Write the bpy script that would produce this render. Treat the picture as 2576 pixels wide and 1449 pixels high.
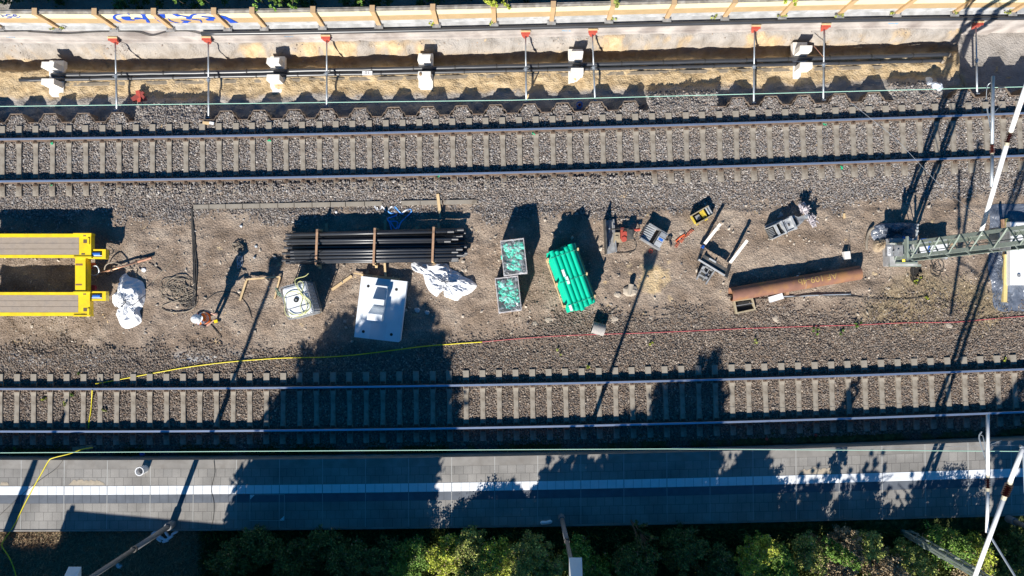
import bpy, bmesh, math, random
import numpy as np
from mathutils import Vector, Matrix
for _o in list(bpy.data.objects): bpy.data.objects.remove(_o)
SC = bpy.context.scene
COL = SC.collection
random.seed(7); RNG = np.random.default_rng(7)

# ---------------------------------------------------------------- camera, sky, sun, exposure
H = 24.9; F = 1780.0; CX, CY = 1288.0, 724.5
TILT = math.atan(32.5 / F)
cam = bpy.data.cameras.new('camera'); cam_ob = bpy.data.objects.new('camera', cam); COL.objects.link(cam_ob)
cam_ob.location = (0, 0, H); cam_ob.rotation_euler = (TILT, 0, 0)
cam.sensor_width = 36; cam.lens = F / 2576 * 36; cam.clip_start = 0.5; cam.clip_end = 2000
SC.camera = cam_ob
SUN_EL = math.radians(34.2); SUN_AZ = 0.352      # light travels toward (sin, cos) of SUN_AZ in the ground plane
LD = Vector((math.sin(SUN_AZ) * math.cos(SUN_EL), math.cos(SUN_AZ) * math.cos(SUN_EL), -math.sin(SUN_EL)))
sun = bpy.data.lights.new('sun', 'SUN'); sun.energy = 4.6; sun.angle = math.radians(0.5); sun.color = (1.0, 0.95, 0.87)
sun_ob = bpy.data.objects.new('sun', sun); COL.objects.link(sun_ob)
sun_ob.rotation_euler = LD.to_track_quat('-Z', 'Y').to_euler(); sun_ob.location = (-20, -40, 40)
W = bpy.data.worlds.new('World'); SC.world = W; W.use_nodes = True
nt = W.node_tree; nt.nodes.clear()
sky = nt.nodes.new('ShaderNodeTexSky'); sky.sky_type = 'NISHITA'; sky.sun_disc = False
sky.sun_elevation = SUN_EL; sky.sun_rotation = math.radians(180) + SUN_AZ
sky.air_density = 1.0; sky.dust_density = 0.3; sky.ozone_density = 3.0
bg = nt.nodes.new('ShaderNodeBackground'); bg.inputs[1].default_value = 0.05
hs = nt.nodes.new('ShaderNodeHueSaturation'); hs.inputs['Saturation'].default_value = 1.6
wo = nt.nodes.new('ShaderNodeOutputWorld'); nt.links.new(sky.outputs[0], hs.inputs['Color']); nt.links.new(hs.outputs[0], bg.inputs[0]); nt.links.new(bg.outputs[0], wo.inputs[0])
SC.view_settings.view_transform = 'Standard'; SC.view_settings.look = 'None'
SC.view_settings.exposure = 0.80; SC.view_settings.gamma = 1.0; SC.view_settings.use_curve_mapping = False

# ---------------------------------------------------------------- picture point -> place on a level plane
CT, ST = math.cos(TILT), math.sin(TILT)
def P(u, v, z=0.0):
    dx, dy = (u - CX) / F, (CY - v) / F
    y = dy * CT + ST; zz = dy * ST - CT
    k = (H - z) / (-zz)
    return Vector((dx * k, y * k, z))
def curve(pts, z, deg=2):
    w = [P(u, v, z) for u, v in pts]
    c = np.polyfit([p.x for p in w], [p.y for p in w], deg)
    return lambda x: np.polyval(c, x)
Y_RU1 = curve([(0,349.5),(644,341),(1288,326),(1932,306),(2576,285)], .27)
Y_RU2 = curve([(0,455.5),(902,444),(1288,434),(1868,415.5),(2576,392)], .27)
Y_RL1 = curve([(0,978.4),(902,973.8),(1739,956.6),(2576,929.3)], .27)
Y_RL2 = curve([(0,1085.4),(902,1081.6),(1739,1064),(2576,1036.8)], .27)
Y_PE = curve([(0,1158),(644,1154),(1288,1147),(1932,1133),(2576,1106)], .75)
Y_PB = curve([(0,1337),(644,1334),(1288,1326),(1932,1313),(2576,1297)], .75)
Y_ST1 = curve([(0,1223),(644,1221),(1288,1211.5),(1932,1197),(2576,1178)], .755)
Y_PILE = curve([(0,309),(300,307),(740,295),(1076,288.5),(1332,284),(1585,275),(2022,264),(2515,240)], .08)
Y_BAR = curve([(0,46),(644,45.2),(1288,32),(1932,16.8),(2576,6.5)], .988, 3)
Y_PIPE = curve([(160,189),(644,180),(1288,167.5),(1932,150),(2387,137.5)], -.5)
Y_PIPE2 = curve([(160,199),(644,192),(1288,178.5),(1932,160),(2369,154)], -.5)
Y_WF = lambda x: Y_BAR(x) - .34
def X(u, v=757, z=0): return P(u, v, z).x

# ---------------------------------------------------------------- value noise
_VN = {}
def vnoise(x, y, s, seed):
    if seed not in _VN: _VN[seed] = np.random.default_rng(seed).random((256, 256))
    g = _VN[seed]
    fx = x / s + 1000.3; fy = y / s + 1000.7
    ix = np.floor(fx).astype(int); iy = np.floor(fy).astype(int)
    tx = fx - ix; ty = fy - iy; tx = tx*tx*(3-2*tx); ty = ty*ty*(3-2*ty)
    a = g[ix % 256, iy % 256]; b = g[(ix+1) % 256, iy % 256]; c = g[ix % 256, (iy+1) % 256]; d = g[(ix+1) % 256, (iy+1) % 256]
    return (a*(1-tx)+b*tx)*(1-ty) + (c*(1-tx)+d*tx)*ty - .5
def fbm(x, y, s, seed, n=4):
    t = 0; a = 1.0
    for i in range(n): t = t + a*vnoise(x, y, s, seed+i); s *= .5; a *= .55
    return t
def sm(e0, e1, x):
    t = np.clip((x-e0)/(e1-e0), 0, 1); return t*t*(3-2*t)

# ---------------------------------------------------------------- sheet pile layout (hump centres)
HUMPS = [-43,41,125,209,295,568,652,740,822,906,990,1076,1161,1246,1332,1415,1500,1585,1857,1940,2022,2113,2198,2425,2515,2600]
HUMPX = [X(u, 285, .08) for u in HUMPS]
GAPS = [(X(330,285), X(527,285)), (X(1625,285), X(1815,285)), (X(2238,285), X(2382,285))]
def gapmask(x):
    m = 0*x
    for a, b in GAPS: m = np.maximum(m, sm(a, a+.15, x)*(1-sm(b-.15, b, x)))
    return m
XPAD = X(2430, 150, -.5)
def ground_h(x, y):
    x = np.asarray(x, float); y = np.asarray(y, float)
    yp = Y_PILE(x); yw = Y_WF(x); d = y - yp; s = d/np.maximum(yw-yp, .5)
    n1 = fbm(x, y, 1.6, 11); n2 = fbm(x, y, .35, 31); ne = fbm(x, 0*y, 1.1, 51)*.05 + fbm(x, y, .3, 61)*.03
    se = s + ne
    pr = np.interp(se, [0,.1,.55,.68,.705,.735,.80,.835,.91,.935,1.0,1.02], [-.42,-.43,-.55,-.56,-.70,-1.10,-1.16,-1.10,-.50,-.42,-.30,-.30])
    g = gapmask(x)
    slope = np.interp(d, [-.1,.0,.55,.9], [.04,.03,-.10,-.44])
    pr = np.where(d < .95, g*np.maximum(slope, pr)+(1-g)*pr, pr)
    hump = np.zeros_like(x)
    for hx in HUMPX:
        hw = np.interp(d, [0,.3], [.36,.19]); hump = np.maximum(hump, (np.abs(x-hx) < hw)*(d < .29))
    pr = np.where((hump > 0) & (d >= 0), .03, pr)
    pad = sm(XPAD-.25, XPAD+.1, x)
    pr = np.where((d > 0) & (hump == 0), pr*(1-pad) + (-.95)*pad, pr)
    pr = pr + np.where((d > .15) & (hump == 0), n2*.10*(1-pad)+n1*.05*(1-pad), 0)
    pr = np.where(y > yw + .25, .15, pr)
    pe = Y_PE(x); pb = Y_PB(x)
    yard = n1*.06 + n2*.055 + fbm(x, y, .22, 41, 2)*.018*(1+n1*2).clip(.2, 2)
    # shallow shoulders down from the track beds to the yard
    cu = (Y_RU1(x)+Y_RU2(x))/2; cl = (Y_RL1(x)+Y_RL2(x))/2
    du = np.abs(y-cu); dl = np.abs(y-cl)
    bed = np.maximum(1-sm(1.3, 1.9, du), 1-sm(1.3, 1.9, dl))
    h = yard*(1-bed) + .025*bed + bed*n2*.015
    h = np.where(y < pe, -.05, h)
    bank = .55 + n1*.12 + np.minimum(.0, (y-pb+1.5))*.12
    h = np.where(y < pb-.02, np.maximum(bank, -1.5), h)
    h = np.where(d > 0, pr, h)
    return h
def gh(x, y): return float(ground_h(np.array([x]), np.array([y]))[0])
def PG(u, v, dz=0.0):
    p = P(u, v, 0)
    for _ in range(3): p = P(u, v, gh(p.x, p.y))
    if dz: p = P(u, v, p.z+dz)
    return p

# ---------------------------------------------------------------- materials
MATS = {}
def N(nt, t, **k):
    n = nt.nodes.new(t)
    for a, b in k.items(): setattr(n, a, b)
    return n
def mat(name, col, rough=.7, var=.12, scale=6, metal=0, bump=.0, bscale=40, spec=.5, stain=None, stain_amt=0, sscale=2, attr=None, detail=5, trans=0):
    if name in MATS: return MATS[name]
    m = bpy.data.materials.new(name); m.use_nodes = True; nt = m.node_tree; L = nt.links
    b = nt.nodes['Principled BSDF']; b.inputs['Roughness'].default_value = rough; b.inputs['Metallic'].default_value = metal
    b.inputs['Specular IOR Level'].default_value = spec
    tc = N(nt, 'ShaderNodeTexCoord'); no = N(nt, 'ShaderNodeTexNoise'); no.inputs['Scale'].default_value = scale; no.inputs['Detail'].default_value = detail
    L.new(tc.outputs['Object'], no.inputs['Vector'])
    ramp = N(nt, 'ShaderNodeMapRange'); ramp.inputs['From Min'].default_value = .3; ramp.inputs['From Max'].default_value = .7
    ramp.inputs['To Min'].default_value = 1-var; ramp.inputs['To Max'].default_value = 1+var
    L.new(no.outputs['Fac'], ramp.inputs['Value'])
    mul = N(nt, 'ShaderNodeVectorMath', operation='SCALE'); mul.inputs[0].default_value = col[:3]
    L.new(ramp.outputs[0], mul.inputs['Scale'])
    out = mul.outputs[0]
    if attr:
        at = N(nt, 'ShaderNodeAttribute', attribute_name=attr); mm = N(nt, 'ShaderNodeVectorMath', operation='MULTIPLY')
        L.new(out, mm.inputs[0]); L.new(at.outputs['Color'], mm.inputs[1]); out = mm.outputs[0]
    if stain:
        n2 = N(nt, 'ShaderNodeTexNoise'); n2.inputs['Scale'].default_value = sscale; n2.inputs['Detail'].default_value = 8
        L.new(tc.outputs['Object'], n2.inputs['Vector'])
        r2 = N(nt, 'ShaderNodeMapRange'); r2.inputs['From Min'].default_value = .48; r2.inputs['From Max'].default_value = .66
        r2.inputs['To Max'].default_value = stain_amt; L.new(n2.outputs['Fac'], r2.inputs['Value'])
        mx = N(nt, 'ShaderNodeMix', data_type='RGBA'); mx.inputs[7].default_value = (*stain, 1)
        L.new(r2.outputs[0], mx.inputs[0]); L.new(out, mx.inputs[6]); out = mx.outputs[2]
    L.new(out, b.inputs['Base Color'])
    if bump:
        nb = N(nt, 'ShaderNodeTexNoise'); nb.inputs['Scale'].default_value = bscale; nb.inputs['Detail'].default_value = 6
        L.new(tc.outputs['Object'], nb.inputs['Vector'])
        bu = N(nt, 'ShaderNodeBump'); bu.inputs['Strength'].default_value = bump; bu.inputs['Distance'].default_value = .02
        L.new(nb.outputs['Fac'], bu.inputs['Height']); L.new(bu.outputs[0], b.inputs['Normal'])
    if trans:
        b.inputs['Transmission Weight'].default_value = trans
    MATS[name] = m; return m
M_conc = mat('sleeper_concrete', (.31,.275,.225), .9, .22, 3, bump=.3, stain=(.15,.12,.09), stain_amt=.8, sscale=3.5)
M_rust = mat('rusty_rail_steel', (.13,.088,.062), .85, .25, 8)
M_railtop = mat('polished_rail_head', (.50,.60,.78), .33, .06, 3, metal=.78)
M_pile = mat('sheet_pile_steel', (.20,.155,.12), .75, .3, 5, stain=(.26,.13,.07), stain_amt=.7, sscale=3)
M_galv = mat('galvanised_steel', (.42,.46,.50), .45, .12, 9, metal=.55)
M_white_paint = mat('white_painted_tube', (.80,.80,.80), .4, .05, 5)
M_black_pipe = mat('black_plastic_pipe', (.036,.039,.046), .36, .12, 4, spec=.7)
M_white_conc = mat('pale_precast_concrete', (.78,.75,.70), .85, .05, 5, bump=.1, stain=(.62,.55,.44), stain_amt=.5, sscale=3)
M_slabc = mat('white_slab_concrete', (.76,.80,.83), .8, .05, 2.5, bump=.1, stain=(.60,.62,.64), stain_amt=.5, sscale=1.2)
M_wall = mat('retaining_wall_concrete', (.44,.40,.37), .9, .22, 1.5, bump=.5, bscale=12, stain=(.24,.20,.18), stain_amt=.7, sscale=1.3)
M_plinth = mat('weathered_plinth_concrete', (.44,.44,.44), .9, .25, 2.5, stain=(.30,.30,.29), stain_amt=.7, sscale=4)
M_cream = mat('cream_panel', (.72,.68,.46), .6, .05, 3, stain=(.7,.62,.4), stain_amt=.25, sscale=2)
M_ochre = mat('ochre_panel', (.46,.33,.18), .65, .07, 3)
M_postc = mat('tan_post_paint', (.52,.35,.19), .6, .06, 4)
M_cap = mat('weathered_coping', (.28,.25,.21), .8, .3, 4, stain=(.5,.47,.42), stain_amt=.6, sscale=5)
M_blue = mat('blue_spray_paint', (.01,.07,.48), .5, .1, 9)
M_yellow = mat('yellow_machine_paint', (.88,.64,.02), .4, .05, 4, stain=(.55,.36,.04), stain_amt=.35, sscale=5)
M_deckw = mat('grey_deck_timber', (.37,.30,.235), .85, .12, 4, bump=.3, stain=(.22,.19,.17), stain_amt=.5, sscale=4)
M_wood = mat('fresh_timber', (.66,.48,.26), .75, .12, 7)
M_woodg = mat('grey_timber', (.36,.30,.20), .85, .15, 6)
M_steel_d = mat('dark_worn_steel', (.10,.098,.092), .55, .3, 7, metal=.3, stain=(.20,.17,.14), stain_amt=.5, sscale=6)
M_steel_g = mat('grey_worn_steel', (.34,.35,.36), .5, .2, 7, metal=.3, stain=(.2,.18,.17), stain_amt=.5, sscale=5)
M_steel_l = mat('light_worn_steel', (.55,.56,.56), .5, .15, 7, metal=.3)
M_red = mat('red_paint', (.46,.08,.055), .5, .12, 6)
M_orange = mat('orange_red_paint', (.75,.13,.04), .5, .1, 6)
M_green = mat('green_plastic_pipe', (.0,.52,.32), .42, .05, 4, spec=.5)
M_rustpipe = mat('rusty_steel_pipe', (.22,.105,.072), .75, .15, 3, stain=(.33,.165,.06), stain_amt=.8, sscale=2.2)
M_tarp = mat('white_woven_plastic', (.82,.83,.85), .45, .04, 4)
M_foil = mat('black_plastic_foil', (.13,.15,.19), .30, .2, 3, spec=.9, bump=1.0, bscale=6)
M_cable_d = mat('dark_cable_sheath', (.06,.055,.05), .6, .3, 6)
M_cable_t = mat('dusty_cable_sheath', (.26,.22,.17), .7, .2, 6)
M_ycable = mat('yellow_cable_sheath', (.78,.66,.03), .5, .05, 4)
M_rcable = mat('red_cable_sheath', (.50,.10,.11), .5, .08, 4)
M_mast = mat('green_grey_mast_paint', (.24,.28,.24), .55, .12, 4)
M_insul = mat('brown_glazed_insulator', (.09,.02,.015), .2, .1, 4)
M_insul2 = mat('insulator_fitting', (.5,.45,.33), .5, .1, 4)
M_wire = mat('green_copper_wire', (.38,.62,.50), .5, .05, 3)
M_pole = mat('lamp_pole_grey', (.20,.21,.225), .6, .12, 5)
M_lantern = mat('white_lantern_plastic', (.80,.82,.84), .4, .03, 3)
M_black = mat('black_rubber', (.015,.015,.015), .7, .2, 5)
M_hivis = mat('orange_hi_vis_fabric', (1.0,.20,.02), .8, .08, 12)
M_refl = mat('silver_reflective_tape', (.45,.48,.60), .35, .05, 9, metal=.3)
M_skin = mat('skin', (.62,.36,.27), .55, .05, 9)
M_cloth = mat('dark_work_cloth', (.035,.035,.045), .9, .2, 9)
M_boot = mat('dusty_boot_leather', (.12,.10,.08), .8, .2, 9)
M_helmet = mat('white_helmet_shell', (.86,.87,.88), .3, .02, 3)
M_brownwood = mat('brown_board', (.42,.25,.15), .7, .15, 6)
M_sleeveblue = mat('blue_plastic', (.03,.16,.62), .45, .1, 4)
M_lblue = mat('white_litter_plastic', (.72,.78,.84), .5, .08, 6)

# ---------------------------------------------------------------- mesh builder
def tag(o, label=None, cat=None, group=None, kind=None):
    if label: o['label'] = label
    if cat: o['category'] = cat
    if group: o['group'] = group
    if kind: o['kind'] = kind
    return o
def empty(name, loc, label, cat, group=None, rz=0):
    e = bpy.data.objects.new(name, None); COL.objects.link(e); e.location = loc; e.rotation_euler = (0, 0, rz)
    e.empty_display_size = .2
    return tag(e, label, cat, group)
def ring(c, t, r, n, up=None):
    t = Vector(t).normalized(); a = Vector((0, 0, 1)) if abs(t.z) < .95 else Vector((1, 0, 0))
    s = t.cross(a).normalized(); q = s.cross(t)
    return [Vector(c) + (s*math.cos(2*math.pi*i/n) + q*math.sin(2*math.pi*i/n))*r for i in range(n)]
class MB:
    def __init__(s): s.v = []; s.f = []; s.m = []; s.mi = 0
    def add(s, vs, fs):
        k = len(s.v); s.v += [tuple(p) for p in vs]; s.f += [tuple(k+i for i in f) for f in fs]; s.m += [s.mi]*len(fs); return s
    def prism(s, poly, z0, z1):          # poly: xy list, counter-clockwise or not
        a = sum(poly[i][0]*poly[(i+1) % len(poly)][1]-poly[(i+1) % len(poly)][0]*poly[i][1] for i in range(len(poly)))
        if a < 0: poly = poly[::-1]
        n = len(poly); vs = [(p[0], p[1], z0) for p in poly]+[(p[0], p[1], z1) for p in poly]
        fs = [tuple(range(n))[::-1], tuple(range(n, 2*n))]+[(i, (i+1) % n, n+(i+1) % n, n+i) for i in range(n)]
        return s.add(vs, fs)
    def box(s, c, d, rz=0, rx=0, ry=0):
        R = Matrix.Rotation(rz, 3, 'Z') @ Matrix.Rotation(ry, 3, 'Y') @ Matrix.Rotation(rx, 3, 'X')
        vs = [Vector(c)+R @ Vector((i*d[0]/2, j*d[1]/2, k*d[2]/2)) for k in (-1, 1) for i, j in ((-1,-1),(1,-1),(1,1),(-1,1))]
        return s.add(vs, [(3,2,1,0),(4,5,6,7),(0,1,5,4),(1,2,6,5),(2,3,7,6),(3,0,4,7)])
    def beam(s, a, b, w, h, roll=0):
        a, b = Vector(a), Vector(b); t = (b-a).normalized(); up = Vector((0,0,1)) if abs(t.z) < .95 else Vector((0,1,0))
        x = t.cross(up).normalized(); y = x.cross(t)
        if roll: x, y = x*math.cos(roll)+y*math.sin(roll), y*math.cos(roll)-x*math.sin(roll)
        vs = [p+x*i*w/2+y*j*h/2 for p in (a, b) for i, j in ((-1,-1),(1,-1),(1,1),(-1,1))]
        return s.add(vs, [(0,1,2,3),(7,6,5,4),(0,4,5,1),(1,5,6,2),(2,6,7,3),(3,7,4,0)])
    def tube(s, pts, r, n=8, cap=True):
        pts = [Vector(p) for p in pts]; rs = r if isinstance(r, (list, tuple)) else [r]*len(pts); k0 = len(s.v); vs = []
        for i, p in enumerate(pts):
            t = pts[min(i+1, len(pts)-1)]-pts[max(i-1, 0)]
            if t.length < 1e-7: t = Vector((0, 0, 1))
            vs += ring(p, t, rs[i], n)
        fs = []
        for i in range(len(pts)-1):
            for j in range(n): fs.append((i*n+j, i*n+(j+1) % n, (i+1)*n+(j+1) % n, (i+1)*n+j))
        if cap: fs += [tuple(range(n))[::-1], tuple(range((len(pts)-1)*n, len(pts)*n))]
        return s.add(vs, fs)
    def pipe(s, a, b, ro, ri, n=16):     # hollow pipe
        a, b = Vector(a), Vector(b); t = b-a
        vs = ring(a, t, ro, n)+ring(b, t, ro, n)+ring(a, t, ri, n)+ring(b, t, ri, n); fs = []
        for j in range(n):
            k = (j+1) % n
            fs += [(j, k, n+k, n+j), (2*n+k, 2*n+j, 3*n+j, 3*n+k), (k, j, 2*n+j, 2*n+k), (n+j, n+k, 3*n+k, 3*n+j)]
        return s.add(vs, fs)
    def build(s, name, mats, parent=None, smooth=False, origin=None):
        me = bpy.data.meshes.new(name)
        v = np.array(s.v, float).reshape(-1, 3)
        if origin is None: origin = Vector((0, 0, 0)) if parent else Vector((float(v[:,0].mean()), float(v[:,1].mean()), float(v[:,2].min())))
        off = Vector(origin)
        if parent is not None:
            w = Vector((0, 0, 0)); q = parent
            while q is not None: w += q.location; q = q.parent
            me.from_pydata([tuple(Vector(p)-w-off) for p in s.v], [], s.f)
        else: me.from_pydata([tuple(Vector(p)-off) for p in s.v], [], s.f)
        mats = mats if isinstance(mats, (list, tuple)) else [mats]
        for m in mats: me.materials.append(m)
        if len(mats) > 1: me.polygons.foreach_set('material_index', s.m)
        if smooth: me.shade_smooth() if smooth is True else me.shade_smooth()
        me.update(); o = bpy.data.objects.new(name, me); COL.objects.link(o); o.location = off
        if parent is not None: o.parent = parent
        if smooth == 'auto':
            pass
        return o
def big_mesh(name, V, FA, m, colattr=None, smooth=False, parent=None):
    me = bpy.data.meshes.new(name); nv = len(V); nf, k = FA.shape
    me.vertices.add(nv); me.vertices.foreach_set('co', np.ascontiguousarray(V, dtype=np.float32).ravel())
    me.loops.add(nf*k); me.loops.foreach_set('vertex_index', np.ascontiguousarray(FA, dtype=np.int32).ravel())
    me.polygons.add(nf); me.polygons.foreach_set('loop_start', np.arange(0, nf*k, k, dtype=np.int32))
    me.polygons.foreach_set('loop_total', np.full(nf, k, dtype=np.int32))
    me.update(calc_edges=True)
    if colattr is not None:
        for nm, c in colattr.items():
            a = me.color_attributes.new(nm, 'FLOAT_COLOR', 'POINT'); cc = np.ones((nv, 4), np.float32); cc[:, :c.shape[1]] = c
            a.data.foreach_set('color', cc.ravel())
    me.polygons.foreach_set('use_smooth', np.full(nf, bool(smooth)))
    me.materials.append(m); o = bpy.data.objects.new(name, me); COL.objects.link(o)
    if parent is not None: o.parent = parent
    return o
def spline(pts, k=6):
    pts = [Vector(p) for p in pts]; out = []
    for i in range(len(pts)-1):
        p0 = pts[max(i-1, 0)]; p1 = pts[i]; p2 = pts[i+1]; p3 = pts[min(i+2, len(pts)-1)]
        for j in range(k):
            t = j/k; out.append(.5*((2*p1)+(p2-p0)*t+(2*p0-5*p1+4*p2-p3)*t*t+(3*p1-p0-3*p2+p3)*t**3))
    out.append(pts[-1]); return out
def copy_tree(o, parent=None):
    c = o.copy(); COL.objects.link(c)
    if parent is not None: c.parent = parent
    for ch in list(o.children): copy_tree(ch, c)
    return c
def text_mesh(s, size=1.0, ext=0, cuts=0):
    cu = bpy.data.curves.new('lettering', 'FONT'); cu.body = s; cu.size = size; cu.align_x = 'CENTER'; cu.align_y = 'CENTER'; cu.extrude = ext
    ob = bpy.data.objects.new('lettering', cu); COL.objects.link(ob)
    dg = bpy.context.evaluated_depsgraph_get(); dg.update(); me = bpy.data.meshes.new_from_object(ob.evaluated_get(dg))
    if cuts:
        bm = bmesh.new(); bm.from_mesh(me); bmesh.ops.triangulate(bm, faces=bm.faces); bmesh.ops.subdivide_edges(bm, edges=bm.edges, cuts=cuts, use_grid_fill=True); bm.to_mesh(me); bm.free()
    vs = [tuple(v.co) for v in me.vertices]; fs = [tuple(p.vertices) for p in me.polygons]
    bpy.data.objects.remove(ob); bpy.data.curves.remove(cu); bpy.data.meshes.remove(me)
    return vs, fs
# ================================================================ GROUND
def zone_masks(x, y):
    d = y-Y_PILE(x); yw = Y_WF(x); s = d/np.maximum(yw-Y_PILE(x), .5)
    n = fbm(x, y, 1.3, 71); nf = fbm(x, y, .3, 81)
    cu = (Y_RU1(x)+Y_RU2(x))/2; cl = (Y_RL1(x)+Y_RL2(x))/2
    bal = np.maximum(1-sm(1.55, 2.3, np.abs(y-cu+.1)+n*.7+nf*.3), 1-sm(1.6, 2.5, np.abs(y-cl)+n*.7+nf*.3))
    bal = np.maximum(bal, (1-sm(1.7, 3.1, np.abs(y-cl-.4)+n*1.1+nf*.5))*sm(-1, 3, x))
    bal = np.where(d > 0, 0, bal); pb = Y_PB(x)
    sand = sm(.29, .38, s+n*.07+nf*.05)*(1-sm(.90, 1.0, s+n*.08))*(d > 0)
    sand = sand*(1-sm(.82, .87, s)*sm(-.62, -.12, n+nf*.5)*.92)
    sand = np.where(x > XPAD, 0, sand)
    pile_s = np.exp(-(((x-X(1640))/.62)**2+((y-P(1640,700).y)/.75)**2)*(1.3+nf*2))
    sand = np.maximum(sand, sm(.35, .7, pile_s))
    grey = np.where((d > 0) & (sand < .9), 1.0-sand, 0)
    gx = np.exp(-(((x-X(2350))/3.2)**2+((y-P(2350,760).y)/1.3)**2))
    dry = sm(.35, .8, gx+n*.5)
    veg = np.where(y < pb, 1.0, 0)
    bx = (x < X(520)) & (y < pb)
    dry = np.where(bx, 1.0, dry); veg = np.where(bx, .25, veg)
    strip = (y < Y_PE(x)+.55) & (y > Y_PE(x)-.1)
    veg = np.where(strip, sm(-.1, .15, n+.1)*.9, veg)
    chalk = np.zeros_like(x)
    for (u, v, r) in ((110,908,.9),(230,905,.9),(470,905,.6),(595,905,.4),(540,905,.7),(60,900,.7),(840,600,.4)):
        q = P(u, v); chalk = np.maximum(chalk, np.exp(-(((x-q.x)/r)**2+((y-q.y)/.22)**2))*sm(-.2, .3, nf+.2))
    return bal, sand, grey, dry, veg, chalk
def build_ground():
    gx = np.concatenate([[-260,-140,-70,-40,-28,-22], np.arange(-19.2, 19.2, .06), [22,28,40,70,140,260]])
    gy = np.concatenate([[-260,-140,-70,-40,-24,-16], np.arange(-11.6, 11.8, .055), [16,24,40,70,140,260]])
    XX, YY = np.meshgrid(gx, gy, indexing='ij'); x = XX.ravel(); y = YY.ravel()
    xc = np.clip(x, -19.5, 19.5)
    z = ground_h(xc, np.clip(y, -14, 13))
    V = np.stack([x, y, z], 1); nx, ny = len(gx), len(gy)
    I = np.arange(nx*ny).reshape(nx, ny)
    Fa = np.stack([I[:-1,:-1].ravel(), I[1:,:-1].ravel(), I[1:,1:].ravel(), I[:-1,1:].ravel()], 1)
    bal, sand, grey, dry, veg, chalk = zone_masks(xc, y)
    m = bpy.data.materials.new('ground_soil'); m.use_nodes = True; t = m.node_tree; L = t.links; b = t.nodes['Principled BSDF']
    b.inputs['Roughness'].default_value = .95; b.inputs['Specular IOR Level'].default_value = .2
    tc = N(t, 'ShaderNodeTexCoord')
    def noise(s, d=6, dist=0):
        n = N(t, 'ShaderNodeTexNoise'); n.inputs['Scale'].default_value = s; n.inputs['Detail'].default_value = d; n.inputs['Distortion'].default_value = dist
        L.new(tc.outputs['Object'], n.inputs['Vector']); return n.outputs['Fac']
    def rampc(f, stops):
        r = N(t, 'ShaderNodeValToRGB'); cr = r.color_ramp
        while len(cr.elements) < len(stops): cr.elements.new(.5)
        for e, (p, c) in zip(cr.elements, stops): e.position = p; e.color = (*c, 1)
        L.new(f, r.inputs[0]); return r.outputs[0]
    def mix(a, bb, f):
        mx = N(t, 'ShaderNodeMix', data_type='RGBA'); L.new(f, mx.inputs[0]); L.new(a, mx.inputs[6]); L.new(bb, mx.inputs[7]); return mx.outputs[2]
    def sep(nm):
        a = N(t, 'ShaderNodeAttribute', attribute_name=nm); q = N(t, 'ShaderNodeSeparateColor'); L.new(a.outputs['Color'], q.inputs[0]); return q.outputs
    z1 = sep('zone_a'); z2 = sep('zone_b')
    soil = rampc(noise(1.1, 8, .4), [(.3, (.20,.148,.108)), (.5, (.285,.222,.172)), (.7, (.38,.31,.245))])
    spk = rampc(noise(26, 4), [(.42, (.72,.72,.72)), (.55, (1.02,1.02,1.02)), (.72, (1.35,1.35,1.35))])
    mm = N(t, 'ShaderNodeVectorMath', operation='MULTIPLY'); L.new(soil, mm.inputs[0]); L.new(spk, mm.inputs[1]); soil = mm.outputs[0]
    balc = rampc(noise(18, 4), [(.35, (.06,.05,.043)), (.6, (.15,.13,.115)), (.75, (.24,.21,.19))])  # darker soil under the ballast stands in for shade in the gaps
    sandc = rampc(noise(3.5, 8, .6), [(.3, (.42,.30,.165)), (.55, (.54,.41,.245)), (.75, (.60,.47,.31))])
    greyc = rampc(noise(2.2, 8, .4), [(.3, (.25,.225,.20)), (.55, (.34,.315,.29)), (.75, (.42,.38,.34))])
    dryc = rampc(noise(9, 8, 1.0), [(.3, (.15,.11,.07)), (.55, (.27,.21,.135)), (.75, (.40,.33,.22))])
    vegc = rampc(noise(6, 8, .6), [(.3, (.03,.042,.015)), (.55, (.08,.10,.03)), (.78, (.20,.19,.08))])
    cw = N(t, 'ShaderNodeRGB'); cw.outputs[0].default_value = (.5,.5,.49,1)
    c = mix(soil, balc, z1[0]); c = mix(c, greyc, z1[2]); c = mix(c, sandc, z1[1]); c = mix(c, dryc, z2[0]); c = mix(c, vegc, z2[1]); c = mix(c, cw.outputs[0], z2[2])
    L.new(c, b.inputs['Base Color'])
    vo = N(t, 'ShaderNodeTexVoronoi'); vo.inputs['Scale'].default_value = 17; L.new(tc.outputs['Object'], vo.inputs['Vector'])
    add = N(t, 'ShaderNodeMath', operation='ADD'); L.new(vo.outputs['Distance'], add.inputs[0]); L.new(noise(9, 8), add.inputs[1])
    bu = N(t, 'ShaderNodeBump'); bu.inputs['Strength'].default_value = .5; bu.inputs['Distance'].default_value = .04
    L.new(add.outputs[0], bu.inputs['Height']); L.new(bu.outputs[0], b.inputs['Normal'])
    o = big_mesh('ground', V, Fa, m, {'zone_a': np.stack([bal, sand, grey], 1), 'zone_b': np.stack([dry, veg, chalk], 1)}, smooth=True)
    o['kind'] = 'structure'
build_ground()

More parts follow.
